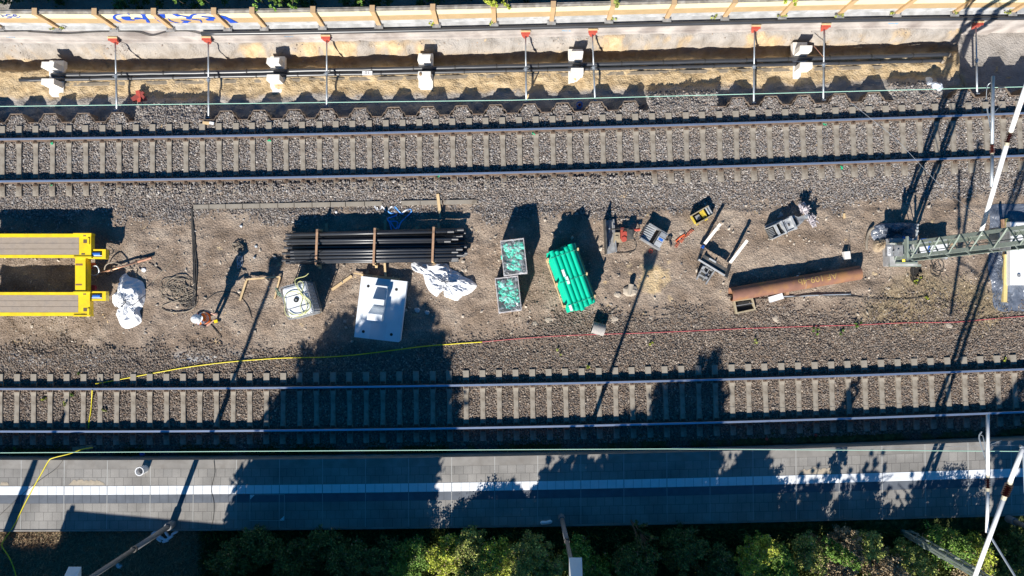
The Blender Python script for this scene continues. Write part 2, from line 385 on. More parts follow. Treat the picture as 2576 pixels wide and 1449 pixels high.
# ================================================================ STONES
OCT_V = np.array([(1,0,0),(-1,0,0),(0,1,0),(0,-1,0),(0,0,1),(0,0,-1)], float)
OCT_F = np.array([(0,2,4),(2,1,4),(1,3,4),(3,0,4),(2,0,5),(1,2,5),(3,1,5),(0,3,5)])
CUB_V = np.array([(-1,-1,-1),(1,-1,-1),(1,1,-1),(-1,1,-1),(-.8,-.8,1),(.8,-.8,1),(.8,.8,1),(-.8,.8,1)], float)*.68
def rotm(n, tilt=1.0):
    a = RNG.random(n)*2*np.pi; b = (RNG.random(n)-.5)*tilt*1.6; c = (RNG.random(n)-.5)*tilt*1.6
    ca, sa, cb, sb, cc, s_ = np.cos(a), np.sin(a), np.cos(b), np.sin(b), np.cos(c), np.sin(c)
    Rz = np.zeros((n,3,3)); Rz[:,0,0]=ca; Rz[:,0,1]=-sa; Rz[:,1,0]=sa; Rz[:,1,1]=ca; Rz[:,2,2]=1
    Rx = np.zeros((n,3,3)); Rx[:,0,0]=1; Rx[:,1,1]=cb; Rx[:,1,2]=-sb; Rx[:,2,1]=sb; Rx[:,2,2]=cb
    Ry = np.zeros((n,3,3)); Ry[:,1,1]=1; Ry[:,0,0]=cc; Ry[:,0,2]=s_; Ry[:,2,0]=-s_; Ry[:,2,2]=cc
    return Rz @ Rx @ Ry
def stones(name, x, y, size, tint, m, label, zoff=.25, flat=.65, kind='stuff', cat='stones'):
    n = len(x); z = ground_h(x, y)
    sc = np.stack([size*(.75+.6*RNG.random(n)), size*(.6+.5*RNG.random(n)), size*flat*(.7+.6*RNG.random(n))], 1)
    B = OCT_V[None]*(1+.35*(RNG.random((n,6,1))-.5)) + .22*(RNG.random((n,6,3))-.5)
    Vv = (B*sc[:,None,:]) @ np.transpose(rotm(n), (0,2,1))
    Vv += np.stack([x, y, z+size*zoff], 1)[:,None,:]
    Fa = (OCT_F[None]+6*np.arange(n)[:,None,None]).reshape(-1, 3)
    C = np.repeat(tint, 6, axis=0)
    o = big_mesh(name, Vv.reshape(-1, 3), Fa, m, {'tint': C})
    return tag(o, label, cat, None, kind)
M_stone = mat('broken_rock', (1,1,1), .9, .12, 30, attr='tint', spec=.3)
def tints(n, dark=.0, warm=None):
    pal = np.array([(.235,.20,.175),(.29,.255,.225),(.19,.165,.15),(.36,.325,.295),(.27,.215,.175),(.21,.20,.20),(.44,.40,.36),(.24,.185,.15)])
    p = np.array([.22,.2,.16,.1,.13,.1,.035,.055]); c = pal[RNG.choice(len(pal), n, p=p/p.sum())]*(.8+.4*RNG.random((n,1)))
    if warm is not None: c = c*np.array(warm)
    return c*(1-dark)
def in_hump(x, y):
    d = y-Y_PILE(x); r = np.zeros(len(x), bool)
    for hx in HUMPX: r |= (np.abs(x-hx) < np.interp(d, [0,.3], [.33,.17])) & (d < .27)
    return r
def grid_pts(x0, x1, y0, y1, s):
    gx = np.arange(x0, x1, s); gy = np.arange(y0, y1, s); a, b = np.meshgrid(gx, gy); a = a.ravel(); b = b.ravel()
    return a+(RNG.random(len(a))-.5)*s*.95, b+(RNG.random(len(a))-.5)*s*.95
# upper ballast
x, y = grid_pts(-18.6, 18.6, 1.6, 9.2, .047)
bal = zone_masks(x, y)[0]; d = y-Y_PILE(x)
keep = ((RNG.random(len(x)) < np.clip(bal*1.15, 0, 1)) & (d < -.02)) | ((d >= -.02) & (in_hump(x, y) | ((gapmask(x) > .6) & (d < .75) & (RNG.random(len(x)) < 1.1-d))))
x, y = x[keep], y[keep]
stones('upper_ballast', x, y, .024+.028*RNG.random(len(x)), tints(len(x), -.04, (.98,1,1.02)), M_stone, 'grey brown ballast around the upper track')
x, y = grid_pts(X(262), X(1640), Y_RU2(0)-1.3, Y_RU2(0)+.6, .045); cu = (Y_RU1(x)+Y_RU2(x))/2; d = cu-y; k = (d > .93) & (d < 1.32) & (RNG.random(len(x)) < .9-.5*sm(.5,1,np.abs(fbm(x,y,.9,211))*2)); x, y = x[k], y[k]
stones('spilled_ballast', x, y, .028+.02*RNG.random(len(x)), tints(len(x), -.10, (.98,1,1.02)), M_stone, 'ballast spilled over the lower sleeper ends of the upper track', zoff=2.0)
# lower ballast
x, y = grid_pts(-18.6, 18.6, -5.6, .4, .047)
bal = zone_masks(x, y)[0]; keep = (RNG.random(len(x)) < np.clip(bal*1.15, 0, 1)) & (y > Y_PE(x)+.25)
x, y = x[keep], y[keep]
stones('lower_ballast', x, y, .026+.026*RNG.random(len(x)), tints(len(x), .15, (1,.93,.85)), M_stone, 'brown ballast around the lower track')
# rubble in the yard
x, y = grid_pts(-18.6, 18.6, -2.7, 5.0, .055)
z1 = zone_masks(x, y); n = fbm(x, y, 1.5, 171)+fbm(x, y, .4, 181)*.6
dens = np.clip(.20+n*1.0, .02, .85)*(1-.93*z1[0])*(1-.75*z1[3])*(y-Y_PILE(x) < 0)
dens *= np.where((x > X(630)) & (x < X(1500)), 1.35, 1.0)
keep = RNG.random(len(x)) < dens; x, y = x[keep], y[keep]
sz = .008+.026*RNG.random(len(x))**3.2
stones('yard_rubble', x, y, sz, tints(len(x), -.12, (1.08,.98,.86)), M_stone, 'rubble strewn over the trodden soil of the yard')
# scattered larger pale rubble
n = 1500; x = RNG.uniform(-18.3, 18.3, n); y = RNG.uniform(-2.4, 4.4, n); k = zone_masks(x, y)[0] < .3; x, y = x[k], y[k]
stones('coarse_rubble', x, y, .03+.05*RNG.random(len(x))**3, np.array([(.46,.40,.33)])*(.7+.5*RNG.random((len(x),1))), M_stone, 'larger pale stones lying about the yard', flat=.5)
# debris on the trench banks
x, y = grid_pts(-18.6, 18.4, 6.5, 10.4, .09)
d = y-Y_PILE(x); s = d/(Y_WF(x)-Y_PILE(x)); nn = fbm(x, y, .8, 191)+.5*fbm(x, y, .3, 193)
dens = np.where((s > .83) & (s < .98), np.clip(.15+nn*1.2, 0, .8), np.where((s > .05) & (s < .3), np.clip(nn*.8-.05, 0, .5), .0)); dens = np.where(x > XPAD-.2, 0, dens)
keep = (RNG.random(len(x)) < dens) & (d > .05); x, y = x[keep], y[keep]
stones('trench_rubble', x, y, .012+.035*RNG.random(len(x))**2, tints(len(x), -.35, (1.05,.98,.9)), M_stone, 'crumbled stones on the trench banks')

# ================================================================ TRACKS
def sleeper_proto(label, group):
    e = empty('concrete_sleeper', (0,0,0), label, 'sleeper', group)
    sec = [(-1.24,.100,.075),(-1.235,.100,.10),(-.95,.10,.105),(-.60,.10,.108),(-.48,.085,.095),(0,.078,.085),(.48,.085,.095),(.60,.10,.108),(.95,.10,.105),(1.235,.10,.10),(1.24,.10,.075)]
    b = MB(); vs = []; fs = []
    for (yy, w, z) in sec: vs += [(-w-.02, yy, -.08), (w+.02, yy, -.08), (w, yy, z), (-w, yy, z)]
    for i in range(len(sec)-1):
        k = 4*i; fs += [(k+j, k+(j+1) % 4, k+4+(j+1) % 4, k+4+j) for j in range(4)]
    fs += [(0,3,2,1), tuple(4*(len(sec)-1)+j for j in range(4))]
    b.add(vs, [f[::-1] for f in fs]); b.build('body', M_conc, e, origin=(0,0,0))
    for s in (-1, 1):
        for q in (-1, 1):
            c = MB(); yy = s*.755+q*.115
            c.box((0, yy, .118), (.15, .07, .028)); c.tube([(-.045, yy+q*.02, .13), (-.045, yy-q*.035, .15), (0, yy-q*.045, .145), (.045, yy-q*.035, .15), (.045, yy+q*.02, .13)], .010, 5)
            c.tube([(0, yy, .12), (0, yy, .175)], .017, 6)
            c.build('rail_fastening', M_rust, e, origin=(0,0,0))
    return e
def lay(proto, u0, du, n, yc, v, special=None, group=None):
    first = True
    for i in range(n):
        x0 = X(u0+du*i, v, .1); y0 = float(yc(x0)); sl = (float(yc(x0+.5))-float(yc(x0-.5)))
        o = proto if first else copy_tree(proto); first = False
        o.location = (x0, y0, RNG.uniform(-.006, .004)); o.rotation_euler = (0, 0, math.atan(sl)+RNG.uniform(-.012, .012))
        if special and i in special: o['label'] = special[i]
yc_u = lambda x: (Y_RU1(x)+Y_RU2(x))/2
yc_l = lambda x: (Y_RL1(x)+Y_RL2(x))/2
pr = sleeper_proto('weathered concrete sleeper under the upper track', 'sleepers of the upper track')
lay(pr, 5, 42.02, 62, yc_u, 400, {6: 'concrete sleeper with an ochre stain in the upper track', 0: 'leftmost concrete sleeper of the upper track', 12: 'sleeper of the upper track with a clump of dried mud'})
pr2 = sleeper_proto('brownish concrete sleeper under the lower track', 'sleepers of the lower track')
lay(pr2, -.6, 41.9, 62, yc_l, 1030, {61: 'last concrete sleeper at the right end of the lower track'})
def rail(name, yf, label, z0=.105):
    prof = [(-.07,0),(.07,0),(.07,.012),(.014,.028),(.010,.12),(.036,.128),(.036,.158),(.030,.166),(-.030,.166),(-.036,.158),(-.036,.128),(-.010,.12),(-.014,.028),(-.07,.012)]
    xs = np.arange(-19.5, 19.6, .6); b = MB(); vs = []; n = len(prof)
    for x0 in xs:
        y0 = float(yf(x0))
        vs += [(x0, y0+p, z0+q) for p, q in prof]
    fs = []; ms = []
    for i in range(len(xs)-1):
        for j in range(n):
            fs.append((i*n+j, i*n+(j+1) % n, (i+1)*n+(j+1) % n, (i+1)*n+j)[::-1]); ms.append(1 if j in (7, 8, 6) else 0)
    b.add(vs, fs); b.m = ms
    o = b.build(name, [M_rust, M_railtop]); return tag(o, label, 'rail', 'running rails of the two tracks')
rail('rail', Y_RU1, 'upper rail of the upper track beside the sheet piles')
rail('rail', Y_RU2, 'lower rail of the upper track beside the yard')
rail('rail', Y_RL1, 'upper rail of the lower track beside the yard')
rail('rail', Y_RL2, 'rail of the lower track nearest the platform')

# ================================================================ SHEET PILES
def pile_seg(poly, name, label, zt, zb=-1.3, th=.012):
    # poly: path of xy points; wall of thickness th
    b = MB(); n = len(poly); L_ = []; R_ = []
    for i in range(n):
        t = Vector(poly[min(i+1, n-1)])-Vector(poly[max(i-1, 0)]); t = Vector((t.x, t.y)).normalized(); q = Vector((-t.y, t.x))*th
        L_.append((poly[i][0]+q.x, poly[i][1]+q.y)); R_.append((poly[i][0]-q.x, poly[i][1]-q.y))
    b.prism(L_+R_[::-1], zb, zt)
    return b
def pile_at(hx, run, extra=0.0):
    y0 = float(Y_PILE(hx)); sl = float(Y_PILE(hx+.5)-Y_PILE(hx-.5)); zt = .085+random.uniform(-.015, .015)+extra
    D = .31; f = lambda px, py: (hx+px, y0+py+sl*px)
    hump = [f(-.355+.035,D*.40), f(-.30,D*.42), f(-.205,D), f(.205,D), f(.30,D*.42), f(.355-.035,D*.40)]
    lab = 'rusty sheet pile hump filled with ballast, '+run
    o = pile_seg(hump, 'sheet_pile', lab, zt, th=.011).build('sheet_pile', M_pile); tag(o, lab, 'sheet pile', 'sheet piles, '+run)
    return f, D, zt
RUNS = [(0, 5, 'run left of the red steel offcuts'), (5, 18, 'long middle run below the trench'), (18, 23, 'run right of the first ballast slope'), (23, 26, 'short run at the right edge')]
for a, bb, run in RUNS:
    for k in range(a, bb):
        f, D, zt = pile_at(HUMPX[k], run, .0)
        dx = (HUMPX[k+1]-HUMPX[k]) if k+1 < bb else 1.18
        pan = [f(.31,D*.46), f(.345,D*.44), f(.415,0), f(dx-.415,0), f(dx-.345,D*.44), f(dx-.31,D*.46)]
        if k+1 < bb or k in (4, 22):
            if k+1 >= bb: pan = pan[:4] if k != 4 else pan[:4]
            lab = 'rusty sheet pile pan between the humps, '+run
            o = pile_seg(pan, 'sheet_pile', lab, .07+random.uniform(-.01,.01), th=.010).build('sheet_pile', M_pile); tag(o, lab, 'sheet pile', 'sheet piles, '+run)
        if k == a and a in (5, 18, 23):
            pan = [f(-.95,.02), f(-.415,0), f(-.345,D*.44), f(-.31,D*.46)]
            lab = 'first sheet pile pan at the start of the '+run.replace('run ', 'run ')
            o = pile_seg(pan, 'sheet_pile', lab, .07, th=.010).build('sheet_pile', M_pile); tag(o, lab, 'sheet pile', 'sheet piles, '+run)

# ================================================================ TRENCH PIPES, SADDLES, PROPS
def long_pipe(yf, u0, u1, r, z, label, seed, joints=1.5):
    a, c = X(u0, 170, z), X(u1, 150, z); e = empty('drain_pipe', (a, float(yf(a)), z), label, 'pipe', 'black pipes in the trench')
    rr = random.Random(seed); xs = np.arange(a, c, .4); b = MB()
    b.tube([(x0, float(yf(x0))+rr.uniform(-.006,.006), z+rr.uniform(-.006,.006)) for x0 in xs]+[(c, float(yf(c)), z)], r, 14)
    b.build('barrel', M_black_pipe, e, smooth=True)
    x0 = a+joints*.7
    while x0 < c:
        b = MB(); y0 = float(yf(x0)); b.tube([(x0-.02, y0, z), (x0+.02, y0+.001, z)], r+.012, 14); b.build('strap', M_black, e); x0 += joints
    return e
long_pipe(Y_PIPE, 130, 2388, .075, -.47, 'thick black drain pipe, upper one of the pair in the trench', 1)
long_pipe(Y_PIPE2, 50, 2370, .065, -.50, 'thick black drain pipe, lower one of the pair in the trench', 2)
b = MB()
for k in range(4):
    o_ = -.125-.032*k; b.tube([(x0, float(Y_PIPE2(x0))+o_, -.555) for x0 in np.arange(X(90,190), X(2340,150), .5)], .014, 6)
tag(b.build('cable_bundle', M_cable_t), 'thin bundled cables beside the lower trench pipe', 'cable')
e = empty('pipe_tag', P(924,184,-.4), 'small white tag tied to the trench pipes', 'tag')
q = P(924,184,-.415); b = MB(); b.box(q, (.36,.15,.006)); b.build('plate', mat('white_tag', (.8,.8,.8), .5, .02), e)
vs, fs = text_mesh('01', .15); b = MB(); b.add([(q.x+p[0]*1.3, q.y+p[1], q.z+.006) for p in vs], fs); b.build('lettering', M_cloth, e)
SAD = [(142,198,'leftmost pale concrete pipe saddle, beside the trench start'), (698,187.5,'pale concrete pipe saddle between the second and third steel props'), (1071,180,'pale concrete pipe saddle with a brown clod on its lower upright'), (1448,169,'pale concrete pipe saddle close left of a steel prop'), (2013,152,'rightmost pale concrete pipe saddle, set askew near a steel prop')]
for i, (u, v, lab) in enumerate(SAD):
    c = P(u, v, -.5); e = empty('pipe_saddle', (c.x, c.y, -.75), lab, 'pipe saddle', 'concrete saddles holding the trench pipes')
    cy = (float(Y_PIPE(c.x))+float(Y_PIPE2(c.x)))/2; b = MB(); b.box((c.x, c.y, -.60), (.52, 1.32, .20)); b.build('footing', M_white_conc, e)
    for s in (-1, 1):
        b = MB(); yy = cy+s*.30; w = .235
        b.prism([(c.x-w, yy-.10), (c.x+w-.03*(s > 0), yy-.10), (c.x+w, yy+.10), (c.x-w+.03, yy+.10)], -.62, .0)
        b.build('upright', M_white_conc, e)
    if i == 2:
        b = MB(); b.tube([(c.x-.12, cy-.30, .0), (c.x-.1, cy-.3, .03)], [.07,.04], 7); b.build('dirt_clod', mat('clod', (.33,.23,.14), .95), e)
    b = MB(); b.box((c.x, cy, -.60), (.3,.36,.05)); b.build('bearing_pad', M_black, e)
PROPS = [(290,86,294,278),(524,88,525,297),(822,85,822,268),(1322,76,1324,257),(1490,70,1497,254),(1898,62,1896,260),(2073,57,2071,253),(2455,54,2458,237)]
PW = ['leftmost','second from the left','third from the left','fourth from the left','fifth from the left','sixth from the left','second from the right','rightmost']
def prop(i, u0, v0, u1, v1):
    A = P(u0, v0+3, .02); A.y = float(Y_BAR(A.x))-.44; B = P(u1, v1, -.08); e = empty('trench_prop', (B.x, B.y, B.z), 'galvanised steel prop with red end plate spanning the trench, '+PW[i], 'prop', 'steel props bracing the sheet piles')
    mid = A.lerp(B, .50); b = MB(); b.tube([B, mid], .034, 12); b.build('outer_tube', M_galv, e, smooth=True)
    b = MB(); b.tube([mid, A], .026, 12); b.build('inner_tube', M_galv, e, smooth=True)
    b = MB(); d_ = (A-B).normalized(); b.tube([mid-d_*.06, mid+d_*.06], .055, 12); b.build('collar', M_galv, e)
    b = MB(); b.tube([mid+Vector((-.10,-.02,.03)), mid+Vector((-.03,0,.07)), mid+Vector((.09,.02,.04)), mid+Vector((.11,.04,0))], .009, 6); b.build('handle', M_galv, e)
    b = MB(); b.beam(B-d_*.01, B+d_*.02, .13, .13); b.build('foot_plate', M_galv, e)
    A.y = float(Y_BAR(A.x))-.42
    pts = [(.12,.0,.16),(-.13,.0,.16),(-.13,-.01,.02),(-.03,-.02,-.22),(.12,-.01,-.02)]
    b = MB(); n = len(pts); vs = [(A.x+p[0], A.y-.02+p[1], A.z+p[2]) for p in pts]+[(A.x+p[0], A.y+.05, A.z+p[2]) for p in pts]
    b.add(vs, [tuple(range(n)), tuple(range(n, 2*n))[::-1]]+[(j, j+n, (j+1) % n+n, (j+1) % n) for j in range(n)])
    b.box((A.x, A.y+.02, A.z+.165), (.32,.10,.02)); b.build('end_plate', M_red, e)
    b = MB(); b.box((A.x, A.y+.075, A.z+.19), (.34,.05,.03)); b.build('wood_wedge', M_wood, e)
for i, a in enumerate(PROPS): prop(i, *a)

# ================================================================ RETAINING WALL AND NOISE BARRIER
def strip(name, yo0, yo1, z0, z1, m, label=None, cat=None, parent=None, x0=-20, x1=20):
    b = MB(); xs = np.arange(x0, x1+.01, .5); n = len(xs); vs = []
    for x0_ in xs:
        y0 = float(Y_BAR(x0_)); vs += [(x0_, y0+yo0, z0), (x0_, y0+yo1, z0), (x0_, y0+yo1, z1), (x0_, y0+yo0, z1)]
    fs = []
    for i in range(n-1):
        k = 4*i; fs += [(k+j, k+4+j, k+4+(j+1) % 4, k+(j+1) % 4)[::-1] for j in range(4)]
    fs += [(0,3,2,1), tuple(4*(n-1)+j for j in range(4))]
    b.add(vs, fs); o = b.build(name, m, parent)
    if label: tag(o, label, cat)
    return o
ew = empty('retaining_wall', (0, float(Y_BAR(0)), -.8), 'long pale concrete retaining wall below the noise barrier', 'wall')
strip('wall_body', -.30, .30, -1.2, .20, M_wall, parent=ew)
strip('wall_toe', -.36, -.302, -1.2, -.16, M_wall, parent=ew, x1=17.6)
strip('ledge', -.10, .25, .20, .33, M_plinth, parent=ew)
eb = empty('noise_barrier', (0, float(Y_BAR(0)), .33), 'long cream and ochre noise barrier with tan posts and blue graffiti', 'noise barrier')
PU = [-62,89,239,388,539,635,788,937,1089,1241,1392,1543,1696,1849,2000,2152,2303,2455,2608]
PXW = [P(u, 28, 1.47).x for u in PU]
M_panel = {}
for i in range(len(PXW)-1):
    a, c = PXW[i]+.005, PXW[i+1]-.005
    for (nm, z0, z1, m, y1) in (('plinth_board', .335, .575, M_plinth, .0), ('ochre_panel', .577, .985, M_ochre, .012), ('cream_panel', .987, 1.42, M_cream, .010)):
        b = MB(); ya, yc_ = float(Y_BAR(a)), float(Y_BAR(c)); k = 1 if nm == 'plinth_board' else 5
        for j in range(k):
            h0 = z0+(z1-z0)*j/k+(.004 if j else 0); h1 = z0+(z1-z0)*(j+1)/k
            b.prism([(a, ya+y1), (c, yc_+y1), (c, yc_+.09), (a, ya+.09)], h0, h1-.006 if k > 1 else h1)
        if k > 1: b.prism([(a, ya+y1+.006), (c, yc_+y1+.006), (c, yc_+.085), (a, ya+.085)], z0+.001, z1-.001)
        b.build(nm, m, eb)
    b = MB(); b.prism([(a, ya-.02), (c, yc_-.02), (c, yc_+.12), (a, ya+.12)], 1.422, 1.45); b.prism([(a, ya+.03), (c, yc_+.03), (c, yc_+.07), (a, ya+.07)], 1.45, 1.47); b.build('coping', M_cap, eb)
for x0 in PXW:
    y0 = float(Y_BAR(x0)); b = MB(); b.box((x0, y0-.03, .915), (.15,.09,1.17)); b.box((x0, y0+.03, 1.515), (.17,.23,.03)); p_ = b.build('post', M_postc, eb)
    b = MB(); b.box((x0, y0-.12, .345), (.30,.14,.03))
    for s in (-1, 1): b.tube([(x0+s*.1, y0-.13, .35), (x0+s*.1, y0-.13, .42)], .014, 6)
    b.build('base_plate', M_steel_g, eb)
def on_barrier(u, v, off=-.012):
    lo, hi = .3, 1.6
    for _ in range(30):
        mz = (lo+hi)/2; p = P(u, v, mz)
        if p.y > float(Y_BAR(p.x))+off: lo = mz
        else: hi = mz
    p = P(u, v, mz); return Vector((p.x, float(Y_BAR(p.x))+off, p.z))
GR = [[(110,140),(100,120),(120,98),(190,88),(250,90),(190,97),(150,105),(128,120),(142,143),(198,180),(160,168)],
 [(190,118),(270,116),(288,126),(283,140),(300,150),(330,148),(325,158),(250,156),(215,147),(190,130)],
 [(250,82),(275,84),(280,100),(258,98)],[(320,128),(350,126),(405,132),(400,141),(340,147),(325,140)],
 [(372,85),(440,84),(435,110),(460,140),(485,180),(450,178),(440,150),(400,142),(410,130),(400,105)],
 [(520,118),(555,122),(575,138),(535,138)],[(550,152),(600,154),(635,180),(600,182)],
 [(545,82),(625,85),(635,100),(640,132),(612,130),(580,100)],
 [(700,85),(755,92),(800,105),(862,114),(900,125),(895,148),(850,140),(850,125),(800,112),(760,118),(712,96)],
 [(790,155),(850,158),(905,165),(880,172),(868,182),(800,182),(830,170)],
 [(860,130),(900,98),(960,82),(1060,80),(1050,92),(970,92),(920,108),(905,138),(868,146)],
 [(1000,112),(1090,118),(1170,126),(1130,145),(1130,160),(1070,158),(1045,145),(1090,132),(1010,122)],
 [(1060,80),(1110,80),(1180,100),(1250,115),(1310,145),(1380,180),(1300,182),(1260,150),(1200,125),(1130,105)],
 [(660,130),(690,155),(730,172),(790,180),(740,180),(680,162)],[(905,140),(1000,152),(1015,178),(1000,178),(990,158),(905,148)]]
b = MB()
for poly in GR:
    pts = [on_barrier((400+x_/2.6)*.644, (20+y_/2.6)*.644, -.004) for x_, y_ in poly]
    b.add(pts, [tuple(range(len(pts)))])
b.build('graffiti', M_blue, eb)
b = MB()
for st in ([(0,195),(35,215),(80,265),(100,262)],[(60,230),(150,235),(200,205),(160,200)],[(300,205),(220,198),(170,215),(220,245),(330,260),(400,235)],[(360,205),(430,200),(485,220),(420,235),(380,240),(360,205),(380,230),(440,262),(520,280),(570,262),(545,248)],[(190,295),(330,283)]):
    pts = [on_barrier(x_/7.28*.644, (30+y_/7.28)*.644, -.008) for x_, y_ in st]
    b.tube(spline(pts, 4), .010, 5)
b.build('graffiti_scribble', M_blue, eb)
# black pipe on the ledge
xs = np.arange(X(503,70,.4), 20, .5); b = MB(); b.tube([(x0, float(Y_BAR(x0))-.24, .275) for x0 in xs], .07, 14)
tag(b.build('ledge_pipe', M_black_pipe, smooth=True), 'long black pipe lying on the retaining wall ledge', 'pipe')
b = MB(); b.tube(spline([(x0, float(Y_BAR(x0))-.17-s, .24+.0*s) for x0, s in ((X(-20,70,.3),.02),(X(70,70,.3),-.02),(X(72,70,.3),.0),(X(160,70,.3),.06),(X(230,70,.3),.0),(X(300,70,.3),-.03),(X(345,70,.3),.0),(X(380,70,.3),.12),(X(420,70,.3),-.01),(X(470,70,.3),-.03),(X(503,72,.3),.07))], 6), .016, 6)
tag(b.build('loose_cable', M_cable_d), 'black cable sagging along the wall left of the ledge pipe', 'cable')
for i, (u, v, w) in enumerate(((8,84,20),(712,87,26),(1415,73,28),(2240,57,26),(1500,24,1))[:4]):
    b = MB(); rr = random.Random(i+3); x0 = X(u, v, .2); y0 = float(Y_BAR(x0))-.307
    for k in range(9):
        x1 = x0+k*.038; b.tube([(x1, y0, .02+rr.uniform(0,.05)), (x1+rr.uniform(.0,.035), y0, .06+rr.uniform(0,.05))], .007, 4)
    tag(b.build('paint_mark', mat('light_blue_spray', (.05,.40,.75), .6)), ['light blue spray scribble at the left end of the retaining wall','light blue spray scribble on the wall left of the third prop','light blue spray scribble between the fourth and fifth props','light blue spray scribble between the two right hand props'][i], 'paint mark', 'survey marks sprayed on the wall')
# ================================================================ PLATFORM
def pstrip(name, fa, fb, z0, z1, m, parent, x0=-20, x1=20, step=.5):
    b = MB(); xs = np.arange(x0, x1+.01, step); n = len(xs); vs = []
    for q in xs: vs += [(q, fb(q), z0), (q, fa(q), z0), (q, fa(q), z1), (q, fb(q), z1)]
    fs = []
    for i in range(n-1):
        k = 4*i; fs += [(k+j, k+4+j, k+4+(j+1) % 4, k+(j+1) % 4) for j in range(4)]
    fs += [(0,3,2,1), tuple(4*(n-1)+j for j in range(4))]
    b.add(vs, [f[::-1] for f in fs]); return b.build(name, m, parent)
ep = empty('platform', (0, float(Y_PE(0)), 0), 'grey paved station platform with a white tactile strip', 'platform')
pe = lambda x: float(Y_PE(x)); pbk = lambda x: float(Y_PB(x)); st1 = lambda x: float(Y_ST1(x))
def paver_mat():
    m = bpy.data.materials.new('platform_pavers'); m.use_nodes = True; t = m.node_tree; L = t.links; b = t.nodes['Principled BSDF']; b.inputs['Roughness'].default_value = .9
    at = N(t, 'ShaderNodeAttribute', attribute_name='pav'); sp = N(t, 'ShaderNodeSeparateXYZ'); L.new(at.outputs['Vector'], sp.inputs[0])
    cb = N(t, 'ShaderNodeCombineXYZ'); L.new(sp.outputs[0], cb.inputs[0]); L.new(sp.outputs[1], cb.inputs[1])
    br = N(t, 'ShaderNodeTexBrick'); br.offset = .5; br.inputs['Scale'].default_value = 1; br.inputs['Brick Width'].default_value = .3; br.inputs['Row Height'].default_value = .3
    br.inputs['Mortar Size'].default_value = .006; br.inputs['Color1'].default_value = (.235,.225,.21,1); br.inputs['Color2'].default_value = (.275,.26,.24,1); br.inputs['Mortar'].default_value = (.10,.095,.09,1)
    L.new(cb.outputs[0], br.inputs['Vector'])
    no = N(t, 'ShaderNodeTexNoise'); no.inputs['Scale'].default_value = .9; no.inputs['Detail'].default_value = 9; tc = N(t, 'ShaderNodeTexCoord'); L.new(tc.outputs['Object'], no.inputs['Vector'])
    mr = N(t, 'ShaderNodeMapRange'); mr.inputs['From Min'].default_value = .3; mr.inputs['From Max'].default_value = .7; mr.inputs['To Min'].default_value = .72; mr.inputs['To Max'].default_value = 1.25; L.new(no.outputs['Fac'], mr.inputs['Value'])
    ml = N(t, 'ShaderNodeVectorMath', operation='SCALE'); L.new(br.outputs['Color'], ml.inputs[0]); L.new(mr.outputs[0], ml.inputs['Scale'])
    n2 = N(t, 'ShaderNodeTexNoise'); n2.inputs['Scale'].default_value = 45; L.new(tc.outputs['Object'], n2.inputs['Vector'])
    m2 = N(t, 'ShaderNodeMapRange'); m2.inputs['To Min'].default_value = .75; m2.inputs['To Max'].default_value = 1.25; L.new(n2.outputs['Fac'], m2.inputs['Value'])
    l2 = N(t, 'ShaderNodeVectorMath', operation='SCALE'); L.new(ml.outputs[0], l2.inputs[0]); L.new(m2.outputs[0], l2.inputs['Scale'])
    L.new(l2.outputs[0], b.inputs['Base Color']); return m
M_pav = paver_mat()
M_edge = mat('platform_edge_concrete', (.25,.235,.215), .9, .18, 2, stain=(.18,.16,.14), stain_amt=.5, sscale=3)
M_tact = mat('white_tactile_paving', (.80,.82,.84), .7, .05, 6)
M_darkp = mat('dark_anthracite_paving', (.115,.13,.155), .85, .15, 4)
M_joint = mat('pale_joint_sealant', (.42,.42,.40), .8, .1, 4)
pstrip('body', lambda x: pe(x)-.02, pbk, -.3, .70, M_edge, ep)
def grid_strip(name, fa, fb, z, m, rows):
    xs = np.arange(-19.5, 19.6, .3); V = []; A = []
    for q in xs:
        a, c = fa(q), fb(q)
        for r in range(rows+1):
            V.append((q, a+(c-a)*r/rows, z)); A.append((q+60, .3*r+.0001, 0))
    n = len(xs); Fa = [(i*(rows+1)+r+1, (i+1)*(rows+1)+r+1, (i+1)*(rows+1)+r, i*(rows+1)+r) for i in range(n-1) for r in range(rows)]
    return big_mesh(name, np.array(V), np.array(Fa), m, {'pav': np.array(A)}, parent=None), None
def localise(o, parent):
    w = parent.location.copy(); o.parent = parent; o.location = -w
o, _ = grid_strip('edge_slabs', pe, lambda x: pe(x)-.30, .75, M_edge, 1); localise(o, ep)
b = MB(); xs = np.arange(-19.5, 19.6, .5)
b.add(sum([[(q, pe(q), .60), (q, pe(q), .75)] for q in xs], []), [(2*i, 2*i+2, 2*i+3, 2*i+1)[::-1] for i in range(len(xs)-1)]); b.build('edge_face', M_edge, ep)
o, _ = grid_strip('pavers', lambda x: pe(x)-.302, lambda x: st1(x)+.001, .75, M_pav, 2); localise(o, ep)
o, _ = grid_strip('rear_pavers', lambda x: st1(x)-.585, lambda x: pbk(x)+.06, .75, M_pav, 3); localise(o, ep)
b = MB()
for r in range(7):
    ya = lambda q, r=r: st1(q)-.292*r/7-.004; yb = lambda q, r=r: st1(q)-.292*(r+.8)/7-.004
    k = len(b.v)
    for q in xs: b.v += [(q, ya(q), .758), (q, yb(q), .758)]
    for i in range(len(xs)-1): b.f.append((k+2*i+1, k+2*i+3, k+2*i+2, k+2*i)); b.m.append(0)
k = len(b.v)
for q in xs: b.v += [(q, st1(q), .7545), (q, st1(q)-.293, .7545)]
for i in range(len(xs)-1): b.f.append((k+2*i+1, k+2*i+3, k+2*i+2, k+2*i)); b.m.append(0)
b.build('tactile_strip', M_tact, ep)
